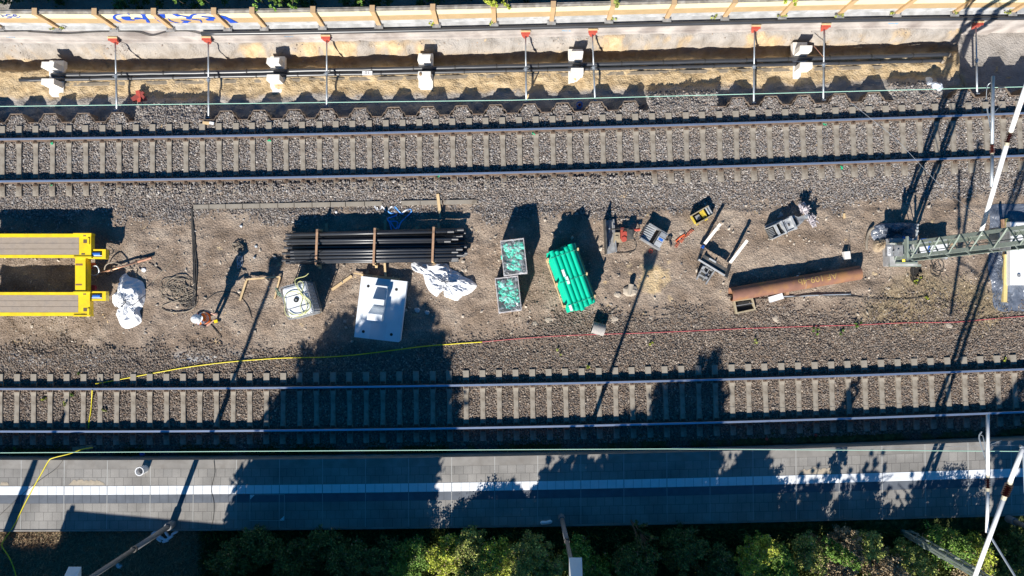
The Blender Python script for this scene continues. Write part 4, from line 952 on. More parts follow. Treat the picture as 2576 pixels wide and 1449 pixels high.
tree(2400, 1640, 5.2, [(3.9,.8),(4.5,.9),(5.2,.2)], 'tree behind the bushes at the lower right', 5000, .12, .12, clump=.4)
tree(2350, 1655, 7.0, [(5.0,.5),(6.0,.8),(7.0,.1)], 'tall narrow tree beyond the lower right edge', 5000, .12, .13)
# building: its wall corner throws the straight shadow edge on the platform
k_ = 1/math.tan(SUN_EL)
def caster(u, v, z, h):   # point at height h whose shadow falls on picture point (u, v) at height z
    q = P(u, v, z); return Vector((q.x-math.sin(SUN_AZ)*(h-z)*k_, q.y-math.cos(SUN_AZ)*(h-z)*k_, h))
HB = 4.6; A = caster(170, 1284, .75, HB); B_ = caster(700, 1332, .75, HB)
ebd = empty('station_building', (A.x, A.y, .4), 'flat roofed station building south of the platform', 'building')
dirn = (B_-A); dirn.z = 0; dirn.normalize(); nrm = Vector((dirn.y, -dirn.x, 0))
C1 = A+dirn*9; b = MB(); b.prism([(A.x, A.y), (C1.x, C1.y), ((C1+nrm*5).x, (C1+nrm*5).y), ((A+nrm*5).x, (A+nrm*5).y)], 0, HB-.15); b.build('wall', M_plinth, ebd)
b = MB(); Q = [A-nrm*.02-dirn*.02, C1-nrm*.02, C1+nrm*5, A+nrm*5-dirn*.02]; b.prism([(p.x, p.y) for p in Q], HB-.15, HB); b.build('roof', M_cap, ebd)
b = MB(); q = A+dirn*.10+nrm*.1; b.tube([(q.x, q.y, HB), (q.x, q.y, HB+.16)], .09, 8); b.build('vent', M_galv, ebd)
b = MB(); q = A+dirn*3+nrm*.0; b.box((q.x-.0, q.y+.0, 1.9), (.9,.08,2.0), math.atan2(dirn.y, dirn.x)); b.build('door', M_steel_d, ebd)
A2 = caster(-60, 1374, .6, 3.4); B2 = caster(150, 1372, .6, 3.4)  # unseen block added to cast the shadow edge on the bank, lower left
ebs = empty('shadow_block', (A2.x, A2.y, .4), 'unseen block added south of the platform for its shadow', 'wall'); b = MB(); b.prism([(A2.x-4, A2.y), (B2.x+1.5, B2.y), (B2.x+1.5, B2.y-2.4), (A2.x-4, A2.y-2.4)], 0, 3.4); b.build('wall', M_plinth, ebs)
# unseen pole, tapered to cast the slanted band at the left of the platform
A3 = caster(165, 1035, .05, 5.4); e = empty('shadow_pole', (A3.x, A3.y, .6), 'unseen tapered pole south of the platform, shaped for its shadow', 'pole')
b = MB(); b.tube([(A3.x, A3.y, 0), (A3.x, A3.y, 3.6), (A3.x, A3.y, 5.4)], [.21,.17,.07], 14); b.build('pole', M_pole, e)
# ================================================================ YARD OBJECTS
def px_prism(b, pts, zt, zb):
    return b.prism([tuple(P(u, v, zt))[:2] for u, v in pts], zb, zt)
def rect(u0, v0, u1, v1): return [(u0,v0),(u1,v0),(u1,v1),(u0,v1)]
# ---- yellow double deck trailer
ZT = .70
et = empty('work_trailer', (P(100,690,0).x, P(100,690,0).y, 0), 'yellow steel trailer with two grey timber decks at the left edge', 'trailer')
def deck(v0, v1, w0, w1, xr, wr):
    b = MB()
    px_prism(b, rect(-60, v0, xr, w0), ZT, ZT-.22); px_prism(b, rect(-60, w1, xr, v1), ZT, ZT-.22); px_prism(b, rect(wr, w0, xr, w1), ZT-.004, ZT-.22)
    px_prism(b, rect(184, v0-1.5, xr+.5, v0+3), ZT+.03, ZT-.2); px_prism(b, rect(184, v1-3, xr+.5, v1+1.5), ZT+.03, ZT-.2)
    b.build('frame', M_yellow, et)
    for k in range(3):
        a, c = w0+(w1-w0)*k/3+.35, w0+(w1-w0)*(k+1)/3-.35; b = MB(); px_prism(b, rect(-60, a, wr-.6, c), ZT-.012+.003*k, ZT-.06); b.build('deck_plank', M_deckw, et)
    for (uu, vv, w, h) in ((213, v0+4.5, 8, 4), (215, v0+ (19 if v0 < 700 else 44), 11, 9), (209, v1-9 if v0 < 700 else v1-4.5, 9, 4)):
        b = MB(); px_prism(b, rect(uu-w/2, vv-h/2, uu+w/2, vv+h/2), ZT+.0015, ZT-.02); b.build('slot', M_rust, et)
    b = MB(); q = P(223, v0+19 if v0 < 700 else v0+49, ZT); b.box((q.x, q.y, ZT-.02), (.07,.22,.10)); b.build('lug', M_yellow, et)
deck(588, 648, 597, 641, 229, 199); deck(735, 795, 742, 786, 226, 197)
b = MB(); px_prism(b, rect(189, 648, 215, 735), ZT-.01, ZT-.25); px_prism(b, rect(213.5, 650, 218, 733), ZT-.05, ZT-.3); b.build('cross_beam', M_yellow, et)
b = MB(); px_prism(b, rect(190, 663, 208, 668), ZT-.008, ZT-.02); px_prism(b, rect(190, 714, 206, 718), ZT-.008, ZT-.02); b.build('scrape_mark', M_rustpipe, et)
for (v0, v1, lab) in ((627, 651, 0), (733, 757, 1)):
    b = MB(); px_prism(b, rect(257, v0, 266, v1), ZT-.05, ZT-.25); px_prism(b, rect(222, v0, 258, v0+4), ZT-.07, ZT-.22); px_prism(b, rect(222, v1-5, 258, v1), ZT-.06, ZT-.22); cp = b.build('coupler', M_yellow, et)
    b = MB(); px_prism(b, rect(222, v0+4.5, 257, v1-5.5), ZT-.2, ZT-.3); b.build('coupler_floor', M_steel_d, cp)
    q0, q1 = P(235, (v0+v1)/2, ZT-.1), P(254, (v0+v1)/2, ZT-.1); b = MB(); b.tube([q0, q1], .07, 12); b.build('roller', M_sleeveblue, cp)
    b = MB(); b.tube([P(224, (v0+v1)/2+4, ZT-.08), P(257, (v0+v1)/2+4, ZT-.08)], .02, 8); b.build('pin', M_steel_l, cp)
b = MB(); px_prism(b, rect(-60, 600, 200, 640), .30, .22); px_prism(b, rect(-60, 745, 200, 780), .30, .22); b.build('under_tray', M_steel_d, et)
for (u, v) in ((30, 618), (150, 618), (30, 765), (150, 765)):
    q = P(u, v, .2); b = MB(); b.tube([(q.x, q.y-.09, .22), (q.x, q.y+.09, .22)], .22, 18); b.build('wheel', M_black, et)
q = P(232, 665, .35); b = MB(); b.box(q, (.20,.10,.08)); b.box(q+Vector((-.1,-.1,-.05)), (.12,.12,.08)); b.build('valve_block', M_red, et)
q = P(237, 724, .3); b = MB(); b.tube([q, q+Vector((.0,.0,.10))], .10, 10); b.tube([q+Vector((-.22,0,.04)), q], .04, 8); b.build('hose_coupling', mat('dark_red', (.25,.02,.04), .5), et)
b = MB(); b.tube(spline([P(233,670,.4), P(243,669,.42), P(249,680,.3), P(245,690,.25), P(232,692,.25), P(222,683,.25)], 6), .022, 8); b.build('hose', M_galv, et)
# lance and hose
def tube_obj(name, pts, r, m, label, cat, k=6, n=8, group=None, jit=0):
    Q = [PG(p[0], p[1], p[2] if len(p) > 2 else r*.9) for p in pts]; S = spline(Q, k)
    G_ = ground_h(np.array([s.x for s in S]), np.array([s.y for s in S])); S = [Vector((s.x, s.y, max(s.z, float(g)+r*.8+(.022 if 'cable' in name else .0)))) for s, g in zip(S, G_)]
    b = MB(); b.tube(S, r, n); o = b.build(name, m, smooth=True); tag(o, label, cat, group); return o
a_, c_ = PG(247,689,.22), PG(381,648,.10)
e = empty('drill_lance', a_, 'copper coloured drill lance with hoses beside the trailer', 'lance'); mid = a_.lerp(c_, .72)
b = MB(); b.tube([a_, mid], .034, 10); b.build('barrel', mat('copper_tube', (.60,.34,.22), .4, .15, 8, metal=.5), e, smooth=True)
b = MB(); b.tube([mid, c_], .045, 10); b.build('tip', mat('copper_rust', (.42,.20,.12), .6, .2, 8), e)
for t in (.05,.25,.72): b = MB(); q = a_.lerp(c_, t); d_ = (c_-a_).normalized(); b.tube([q-d_*.03, q+d_*.03], .06, 10); b.build('clamp', M_rust, e)
tube_obj('hose', [(262,687,.1),(266,668,.25),(282,660,.25),(300,664,.2),(313,672,.12),(326,677,.06),(334,676,.04)], .022, M_cable_t, 'grey hose looping over the copper lance', 'hose')
tube_obj('hose', [(284,680,.08),(276,692,.12),(268,690,.1),(264,676,.1)], .018, M_cable_d, 'short dark hose loop around the lance', 'hose')
tube_obj('hose', [(266,640,.35),(276,640,.3),(284,636,.2),(284,628,.15),(276,620,.1)], .02, M_cable_t, 'short hose dangling from the upper trailer coupler', 'hose')
# ---- crumpled sheets
def crumple(name, outline, hmax, m, label, cat, seed=1, rings=14, seg=110, base=.03, folds=.35, crease=6, zt=0.0, parent=None, rough=.34):
    rr = np.random.default_rng(seed); W_ = [PG(u, v) for u, v in outline]; c = sum(W_, Vector())/len(W_); n0 = len(W_)
    B = []
    for k in range(seg):
        t = k/seg*n0; i = int(t) % n0; f = t-int(t); p0, p1, p2, p3 = W_[i-1], W_[i], W_[(i+1) % n0], W_[(i+2) % n0]
        B.append(.5*((2*p1)+(p2-p0)*f+(2*p0-5*p1+4*p2-p3)*f*f+(3*p1-p0-3*p2+p3)*f**3))
    V = []; cr = [(rr.random(2)*2-1, rr.random()*6.28, .10+.25*rr.random()) for _ in range(26)]
    size = max((p-c).length for p in B)
    for j in range(rings+1):
        s = j/rings
        for k in range(seg):
            p = c+(B[k]-c)*s
            x_, y_ = p.x, p.y; h = 0
            for (pos, a, wd) in cr:
                dd = (x_-c.x-pos[0]*size)*math.cos(a)+(y_-c.y-pos[1]*size)*math.sin(a); h += max(0, 1-abs(dd)/wd)*(.5 if a > 3.14 else -.32)
            h = hmax*(.45+folds*h/2.2*1.6)*(1-s**5)+hmax*rough*(rr.random()-.5)*(1-s*.6)
            V.append((x_, y_, gh(x_, y_)+base*(1 if s < 1 else .3)+zt+max(h, .004)))
    Fa = []
    for j in range(rings):
        for k in range(seg):
            k2 = (k+1) % seg; Fa += [(j*seg+k, (j+1)*seg+k, (j+1)*seg+k2, j*seg+k2)]
    b = MB(); b.add(V, Fa); o = b.build(name, m, parent)
    if parent is None: tag(o, label, cat)
    return o
o = crumple('big_bag', [(303,697),(318,687),(325,695),(347,702),(362,712),(367,740),(362,768),(353,782),(357,800),(355,812),(338,822),(318,827),(302,815),(295,790),(305,778),(287,768),(285,742),(300,730),(303,712)], .42, M_tarp, 'white crumpled woven sack lying right of the yellow trailer', 'sack', seed=3, rings=10, seg=46, rough=.40)
q = P(330, 725, .45); b = MB(); b.tube(spline([PG(303,772,.46),PG(312,765,.5),PG(316,758,.5),PG(308,762,.48)], 5), .012, 5); b.tube(spline([PG(330,771,.45),PG(348,757,.48),PG(358,748,.4),PG(366,742,.25)], 5), .012, 5); b.tube(spline([PG(290,768,.3),PG(300,776,.42),PG(306,777,.45)], 4), .010, 5); b.tube(spline([PG(343,696,.2),PG(345,683,.1),PG(347,677,.05)],4), .022, 5)
bb = b.build('lifting_straps', M_cable_d); bb.parent = o; bb.location = bb.location-o.location
o2 = crumple('tarpaulin', [(1035,662),(1060,660),(1095,659),(1125,663),(1133,676),(1152,684),(1165,695),(1185,704),(1200,718),(1190,732),(1177,741),(1163,745),(1150,757),(1130,750),(1118,745),(1116,730),(1105,740),(1098,746),(1080,732),(1070,712),(1063,688),(1040,681)], .34, M_tarp, 'large crumpled white tarpaulin right of the black pipe bundle', 'tarpaulin', seed=8, folds=.5, rings=9, seg=52, rough=.62)
# ---- cables
def coil(label, cu, cv, ru, rv, turns, seed, r=.012, m=M_cable_t, name='cable_tangle', parts=1, pts=14, z=.05, cat='cable'):
    rr = random.Random(seed); b = MB(); Q = []
    for i in range(int(turns*pts)):
        a = i/pts*2*math.pi; f = .55+.45*math.sin(i*.37+seed)+rr.uniform(-.12,.12); Q.append(PG(cu+math.cos(a)*ru*f+rr.uniform(-2,2), cv+math.sin(a)*rv*f+rr.uniform(-2,2), z*(.3+rr.random())))
    b.tube(spline(Q, 3), r, 5); return tag(b.build(name, m), label, cat)
coil('tangled heap of thin dusty cable left of the worker', 448, 728, 46, 34, 11, 1, .011)
coil('second dark tangle of cable beside the cable heap', 474, 757, 22, 18, 6, 5, .012, M_cable_d)
tube_obj('cable', [(406,775),(412,768),(440,757),(470,745),(489,738)], .016, M_cable_t, 'cable loop under the tangled heap', 'cable')
tube_obj('cable', [(407,776),(420,783),(450,786),(475,782),(490,772),(489,758)], .018, M_cable_t, 'lower cable loop of the tangle above the worker', 'cable')
for i, (o_, lab) in enumerate(((0,'first cable of the bundle hanging down from the kerb'),(3,'second cable of the bundle running down from the kerb'),(-2.5,'third cable of the bundle running down from the kerb'))):
    tube_obj('cable', [(483+o_*.3,523),(484+o_*.4,560),(487+o_,600),(489+o_*1.3,640),(491+o_*1.6,680),(490+o_,720),(489+o_,750),(487+o_,768)], .020, M_cable_d, lab, 'cable', group='cables hanging from the kerb')
tube_obj('hose', [(508,770),(516,758),(530,746),(548,736),(566,734),(590,737),(606,748),(620,765),(628,782),(634,800)], .012, M_cable_d, 'thin dark hose arching right of the worker', 'hose')
tube_obj('rod', [(445,638),(430,660),(400,690),(383,712)], .016, M_cable_t, 'long bent rod left of the cable heap', 'rod', k=3)
tube_obj('rod', [(374,660),(390,670),(408,682)], .016, M_cable_d, 'short dark rod left of the cable heap', 'rod', k=3)
tube_obj('thin_cable', [(1830,746),(1900,752),(1985,748),(2040,740),(2085,745),(2140,746),(2200,751),(2270,753),(2330,745)], .014, M_cable_d, 'thin black cable winding below the rusty pipe', 'cable')
tube_obj('flat_strip', [(1945,746,.01),(2020,744,.01),(2090,741,.01),(2140,740,.01)], .028, M_galv, 'flattened grey plastic pipe below the rusty pipe', 'pipe', k=3)
yc1 = [(240,965,.2),(268,961),(330,949),(400,936),(475,923),(565,911.5),(640,905),(720,900),(800,899),(870,895),(950,886),(1060,872),(1140,865),(1213,860)]
tube_obj('yellow_cable', yc1, .018, M_ycable, 'yellow cable running from the lower track towards the red cable', 'cable', k=18)
tube_obj('yellow_cable', [(232,981,.26),(231,1000,.08),(229,1030,.05),(225,1055,.04),(222,1078,.05)], .017, M_ycable, 'short yellow cable crossing the bed of the lower track', 'cable', k=4)
Q = [P(u, v, z) for u, v, z in ((234,1126,.3),(205,1131,.5),(172,1142,.72),(133,1152,.80),(122,1160,.79),(105,1190,.775),(85,1225,.775),(62,1268,.775),(35,1322,.77),(8,1362,.68),(6,1376,.66),(22,1400,.66),(35,1430,.66),(45,1470,.66))]
b = MB(); b.tube(spline(Q, 6), .018, 8); tag(b.build('yellow_cable', M_ycable, smooth=True), 'yellow cable lying across the platform at the lower left', 'cable')
Q = [P(u, v, z) for u, v, z in ((158,1158,.765),(140,1180,.765),(105,1205,.765),(60,1240,.765),(0,1296,.765))]; b = MB(); b.tube(spline(Q, 5), .008, 5); tag(b.build('thin_cable', M_cable_d), 'thin dark cable beside the yellow cable on the platform', 'cable')
Q = [P(u, v, .765) for u, v in ((538,1158),(540,1190),(532,1230),(538,1265),(537,1300),(530,1334))]; b = MB(); b.tube(spline(Q, 5), .008, 5); tag(b.build('thin_cable', M_cable_d), 'thin dark cable crossing the platform right of the lamp shadow', 'cable')
tube_obj('red_cable', [(1213,860),(1290,853),(1400,845),(1500,841),(1600,838),(1700,834),(1830,828),(1932,824),(2050,820),(2160,817),(2270,812),(2400,810),(2470,804),(2540,798),(2620,793)], .013, M_rcable, 'long red cable running along the lower side of the yard', 'cable', k=24)
# ---- light rope tangle
coil('grey white rope tangle above the long shadow of the worker', 600, 622, 14, 12, 5, 9, .013, M_cable_t, 'rope', cat='rope', z=.10)
coil('trailing end of the grey rope tangle', 603, 660, 8, 18, 4, 12, .014, M_galv, 'rope', cat='rope', z=.08)
# ---- boards
def board(u0, v0, u1, v1, w, h, m, label, z=0, z2=None, name='timber_board', group=None, cat='board'):
    a, c = PG(u0, v0, z+h/2), PG(u1, v1, (z if z2 is None else z2)+h/2); b = MB(); b.beam(a, c, w, h); return tag(b.build(name, m), label, cat, group)
board(620,703,705,696,.05,.06,M_wood,'long thin timber forming the top of the open wood frame', z=.10)
board(621,703,604,756,.07,.05,M_wood,'left slanting leg of the open wood frame', z=.03)
board(705,697,691,752,.05,.07,M_wood,'right slanting timber beside the white tank', z=.05)
board(835,729,885,694,.09,.05,M_wood,'pale plank lying left of the white concrete slab')
board(890,687,918,692,.05,.05,M_wood,'short timber at the upper left of the concrete slab', z=.1)
board(968,662,970,697,.07,.07,M_wood,'upright looking timber between pipes and concrete slab', z=.1)
board(920,688,928,682,.10,.05,M_woodg,'grey wood offcut above the concrete slab')
board(1101,488,1106,531,.10,.05,M_wood,'pale plank sticking out above the pipe bundle', z=.02)
board(1106,531,1108,549,.08,.05,M_woodg,'grey end piece of the plank above the pipes')
board(821,562,822,590,.09,.06,M_woodg,'left bearer timber under the pipe bundle')
board(969,553,969,590,.09,.06,M_woodg,'middle bearer timber under the pipe bundle')
board(1103,561,1105,590,.09,.06,M_woodg,'right bearer timber under the pipe bundle')
board(510,309,527,310,.10,.03,M_wood,'small yellow wood scrap at the end of a pan pile', z=.05)
board(527,309,538,311,.09,.03,M_tarp,'small white board scrap beside the yellow wood', z=.05)
board(2123,537,2124,549,.07,.05,M_wood,'tiny wood block right of the milling head')
board(183,1130,233,1124,.14,.04,M_woodg,'grey board in the grass left of the overhead wire', z=.0)
board(258,790,272,812,.03,.01,M_wood,'torn paper scrap left of the white sack')
for i in range(9):
    u = [494,524,566,606,650,700,742,786,830,871,912,954,1000,1048,1118,1160][i*1]
KU = [487,527,569,611,655,700,741,786,832,870,918,962,1010,1058]
kv = lambda u: 521-(u-487)*.0185
for i in range(len(KU)-1):
    a, c = PG(KU[i]+.8, kv(KU[i]), .02), PG(KU[i+1]-.8, kv(KU[i+1]), .02); b = MB(); b.beam(a, c, .155, .10)
    if i not in (11,): tag(b.build('kerb_stone', M_conc), ['first kerb stone at the left end of the kerb row'] [0] if i == 0 else 'weathered kerb stone in the row above the pipe bundle', 'kerb stone', 'kerb stones above the pipe bundle')
for (u0, u1, lab) in ((1058,1112,'kerb stone half covered by soil near the plank'),(1117,1200,'last pale kerb stone at the right end of the kerb row')):
    b = MB(); b.beam(PG(u0, kv(u0), .02), PG(u1, kv(u1), .02), .15, .10); tag(b.build('kerb_stone', M_conc), lab, 'kerb stone', 'kerb stones above the pipe bundle')
# ---- black pipe bundle
ep_ = empty('pipe_bundle', PG(940, 625), 'big bundle of black plastic pipes held by three wooden frames', 'pipe bundle')
def bp(u0, v0, u1, v1, z, r=.055):
    a, c = P(u0, v0, z), P(u1, v1, z); d = (c-a).normalized(); b = MB(); b.tube([a+d*.14, c], r, 14); sgn = 1; g = b.build('pipe', M_black_pipe, ep_, smooth=True)
    b = MB(); b.pipe(a, a+d*.16, r*.86, r*.70, 12); b.build('spigot', M_black_pipe, g); 
    b = MB(); b.tube([c-d*.22, c-d*.0+Vector((0,0,.0005))], r*1.13, 14); b.build('socket', M_black_pipe, g)
def zz(u, z): return (u/4+644)
top = [(318,433,1992,396,.50),(300,427,2090,378,.38),(280,490,2035,472,.46),(310,518,1960,495,.38),(345,600,2080,575,.50),(345,628,2034,602,.49),(285,560,2120,549,.36),(350,662,2085,634,.50),(345,694,2036,668,.49),(265,617,2130,612,.38),(262,688,2040,682,.36),(300,710,2030,686,.40),
       (300,460,2080,440,.25),(310,530,2100,520,.25),(320,585,2085,560,.25),(300,650,2120,625,.25),(300,700,2035,680,.25),(330,430,2110,410,.14),(330,480,2100,470,.14),(330,540,2110,530,.14),(320,600,2120,590,.14),(320,655,2100,640,.14),(320,705,2040,688,.14)]
for (a0, b0, a1, b1, z) in top: bp(644+a0/4, 483+b0/4, 644+a1/4, 483+b1/4, z)
for (u, v0, v1) in ((796,577,667),(941,574,665),(1089,571,658)):
    u0 = 644+0; q0, q1 = P(u+2, v0, .6), P(u-1.5, v1, .6); f = MB(); f.beam(q0, q1, .075, .045); fr = f.build('wood_frame', M_brownwood, ep_)
    for q in (q0, q1):
        b = MB(); b.beam(q+Vector((.0,0,-.02)), Vector((q.x, q.y, .05)), .07, .05); b.build('frame_post', M_wood, fr)
    b = MB(); b.beam(Vector((q0.x, q0.y+.05, .06)), Vector((q1.x, q1.y-.1, .06)), .09, .07); b.build('frame_sill', M_wood, fr)
# ---- blue white sling
def strapb(pts, m, w, e):
    b = MB(); S = spline([PG(u, v, .03+.02*math.sin(i*2.1)) for i, (u, v) in enumerate(pts)], 5)
    for i in range(len(S)-1): pass
    n = len(S); vs = []
    for i in range(n):
        t = S[min(i+1, n-1)]-S[max(i-1, 0)]; t.z = 0; t.normalize(); q = Vector((-t.y, t.x, 0))*w; tw = .012*math.sin(i*.6)
        vs += [S[i]+q+Vector((0,0,tw)), S[i]-q-Vector((0,0,tw)), S[i]-q+Vector((0,0,-tw-.01)), S[i]+q+Vector((0,0,tw-.01))]
    b.add(vs, [(4*i+j, 4*i+(j+1) % 4, 4*i+4+(j+1) % 4, 4*i+4+j) for i in range(n-1) for j in range(4)]); b.build('webbing', m, e)
M_sling = mat('sling_blue', (.12,.38,.85), .6, .05, 5)
es = empty('lifting_sling', PG(990,540), 'blue and white lifting sling lying above the pipe bundle', 'sling')
strapb([(950,529),(943,520),(947,512),(955,513),(960,522),(953,528),(948,522)], M_tarp, .022, es)
strapb([(955,513),(968,527),(975,531),(985,520),(993,527)], M_tarp, .022, es)
strapb([(975,531),(984,537),(995,534),(997,541),(985,546),(976,549),(978,556),(998,557),(1000,567),(996,575),(990,570),(982,558)], M_sling, .022, es)
strapb([(993,520),(1010,538),(1018,531),(1033,527),(1034,534),(1018,549),(1008,560),(1002,575)], M_sling, .022, es)
strapb([(1010,538),(1022,528),(1034,526)], M_tarp, .022, es)
strapb([(978,556),(982,568),(985,578)], M_sling, .022, es)
# ---- IBC tank
ctr = P(747, 755.5, 1.15); ang = math.atan2(-(808-724), (729-706)); e = empty('water_tank', (ctr.x, ctr.y, 0), 'white plastic tank in a steel grid cage with yellow hose on top', 'tank')
RZ = Matrix.Rotation(ang, 3, 'Z')
def L2(x_, y_, z_): v = RZ @ Vector((x_, y_, 0)); return Vector((ctr.x+v.x, ctr.y+v.y, z_))
hw, hd = .56, .45
b = MB(); pts = []
def rr_rect(hx, hy, r, n=4):
    o_ = []
    for cx, cy, a0 in ((hx-r, hy-r, 0), (-hx+r, hy-r, 90), (-hx+r, -hy+r, 180), (hx-r, -hy+r, 270)):
        for i in range(n+1): a = math.radians(a0+90*i/n); o_.append((cx+r*math.cos(a), cy+r*math.sin(a)))
    return o_
prof = [(.17,.0),(.18,.03),(1.08,.0),(1.13,-.04),(1.15,-.10)]; k = 0; vs = []; n = 20
for z_, g in [(.17,-.03),(.2,0),(1.05,0),(1.11,-.03),(1.135,-.09)]:
    vs += [L2(p[0], p[1], z_) for p in rr_rect(hw-.03+g, hd-.03+g, .10)]
m_ = len(vs)//5; b.add(vs, [(j*m_+i, j*m_+(i+1) % m_, (j+1)*m_+(i+1) % m_, (j+1)*m_+i) for j in range(4) for i in range(m_)]+[tuple(range(m_))[::-1], tuple(range(4*m_, 5*m_))])
b.build('bottle', mat('tank_plastic', (.82,.84,.86), .35, .03, 4), e)
b = MB()
for z_ in (.18,.35,.52,.69,.86,1.0,1.13): b.tube([L2(p[0], p[1], z_) for p in rr_rect(hw, hd, .08)+[rr_rect(hw, hd, .08)[0]]], .011 if z_ < 1.1 else .016, 6)
for i in range(10):
    x_ = -hw+.06+i*(2*hw-.12)/9
    for s in (-1, 1): b.tube([L2(x_, s*hd, .16), L2(x_, s*hd, 1.13)], .010, 5)
for i in range(8):
    y_ = -hd+.06+i*(2*hd-.12)/7
    for s in (-1, 1): b.tube([L2(s*hw, y_, .16), L2(s*hw, y_, 1.13)], .010, 5)
for x_ in (-.18, .22): b.tube([L2(x_, -hd, 1.13), L2(x_, hd, 1.155)], .014, 6)
b.build('cage', M_steel_g, e)
b = MB(); b.tube([L2(-.02, -.02, 1.13), L2(-.02, -.02, 1.17)], .085, 18); lid = b.build('lid', M_black, e); b = MB(); b.tube([L2(-.02,-.02,1.171), L2(-.02,-.02,1.18)], .03, 10); b.build('lid_plug', M_galv, lid)
b = MB(); 
for z_ in (.03,): 
    for y_ in (-.38,0,.38): b.box(tuple(L2(0, y_, .06)), (1.1,.12,.10), ang)
b.box(tuple(L2(0,0,.14)), (1.12,.9,.04), ang); b.build('pallet', M_woodg, e)
qs = [(665,120),(600,170),(480,200),(440,240),(460,330),(530,430),(640,560),(690,640),(680,720),(600,780),(540,740),(530,650),(560,560),(540,430),(480,330),(490,270),(540,250),(580,300),(560,400),(540,470),(600,500),(690,580),(700,680),(640,770),(520,830),(400,850),(300,820),(270,740),(275,600),(260,520),(320,450),(400,425),(500,450),(600,560),(640,700),(560,800),(430,810),(330,760)]
b = MB(); b.tube(spline([P(676.2+x_*.15, 669.8+y_*.15, 1.17+.012*(i % 3)+(.0 if i > 2 else -.03)) for i, (x_, y_) in enumerate(qs)], 4), .013, 6)
tag(b.build('garden_hose', mat('pale_yellow_hose', (.62,.62,.28), .5)), 'thin pale yellow hose coiled on top of the white tank', 'hose')
b = MB(); rr = random.Random(4)
for k in range(7): b.tube(spline([P(694+rr.uniform(-3,6), 727+rr.uniform(-4,6), 1.1-k*.05), P(700+rr.uniform(-3,6), 738+rr.uniform(-4,4), 1.12), P(708+rr.uniform(-3,6), 745+rr.uniform(-4,4), 1.05-k*.05)], 4), .014, 5)
tag(b.build('green_rope', mat('faded_green_rope', (.22,.30,.22), .8)), 'faded green rope hanging on the corner of the white tank', 'rope')
# ---- white concrete slab with raised blocks
zs = .32; S4 = [P(u, v, zs) for u, v in ((908,694.5),(1023.5,707),(1007,862.5),(891.5,848))]; c4 = sum(S4, Vector())/4
e = empty('concrete_slab', (c4.x, c4.y, 0), 'white precast concrete slab with raised blocks and five holes', 'concrete slab')
ux = ((S4[1]-S4[0])+(S4[2]-S4[3])).normalized(); uy = Vector((-ux.y, ux.x, 0)); LW = (S4[1]-S4[0]).length; LH = (S4[0]-S4[3]).length
def S(a, c, z=0): return Vector((c4.x, c4.y, 0))+ux*a+uy*c+Vector((0,0,z))
def sbox(b, a0, a1, c0, c1, z0, z1): b.prism([tuple(S(a, c))[:2] for a, c in ((a0,c0),(a1,c0),(a1,c1),(a0,c1))], z0, z1)
def s_uv(u, v, z=zs): p = P(u, v, z)-Vector((c4.x, c4.y, z)); return p.dot(ux), p.dot(uy)
b = MB(); hx, hy = LW/2, LH/2; b.prism([tuple(S(a, c))[:2] for a, c in ((-hx,-hy),(hx-.06,-hy),(hx,-hy+.06),(hx,hy),(-hx,hy))], .06, zs); b.build('slab', M_slabc, e)
for (x_, y_) in ((1668,333),(2141,389),(1868,678),(1585,1095),(2055,1145)):
    a, c = s_uv(676.2+x_*.15, 669.8+y_*.15); b = MB(); b.tube([S(a, c, zs-.05), S(a, c, zs+.003)], .052, 16); b.build('hole', M_black, e)
def blk(u0, u1, v, dv, h, nm='raised_block'):
    a0, c0 = s_uv(u0, v, zs+h); a1, c1 = s_uv(u1, v+1.5, zs+h); a2, c2 = s_uv(u0, v+dv, zs+h)
    b = MB(); sbox(b, a0, a1, c2, c0, zs-.01, zs+h); b.build(nm, M_slabc, e); return a0, a1, c2, c0
A1 = blk(931, 967, 750.5, 14, .46); A2_ = blk(924.5, 962, 788, 17, .46)
b = MB(); sbox(b, A1[1]-.06, A1[1], A1[3], A1[3]+.42, zs-.01, zs+.16); sbox(b, A1[0]+.03, A1[1], A1[3]+.42, A1[3]+.47, zs-.01, zs+.19); b.build('raised_rim', M_slabc, e)
b = MB(); p0, p1 = S(A2_[0]+.05, A2_[3], zs), S(A2_[1]-.03, A2_[3], zs)
b.add([S(A2_[0]+.0, A2_[3]+.002, zs+.40), S(A2_[1], A2_[3]+.002, zs+.40), S(A2_[1], A2_[3]+.35, zs+.003), S(A2_[0]+.1, A2_[3]+.35, zs+.003), S(A2_[0], A2_[3]+.002, zs), S(A2_[1], A2_[3]+.002, zs)], [(0,1,2,3)[::-1],(0,3,4),(1,5,2)]); b.build('sloping_gusset', M_slabc, e)
b = MB(); px_ = [(-.15,-.5),(.38,-.5)]; sbox(b, -.28, .28, -hy+.0, -.45, zs, zs+.006); sbox(b, -.14, .26, -hy+.3, -.62, zs+.006, zs+.010); b.build('cast_recess', mat('slab_patch', (.66,.69,.72), .85, .05, 3), e)
b = MB(); sbox(b, -hx-.05, hx-.3, hy+.01, hy+.09, .02, .10); sbox(b, -hx+.1, hx-.1, -.1, .0, .0, .06); sbox(b, -hx+.1, hx-.1, .8, .9, .0, .06); tag(b.build('support_timber', M_wood), 'timber bearers under the white concrete slab', 'timber')
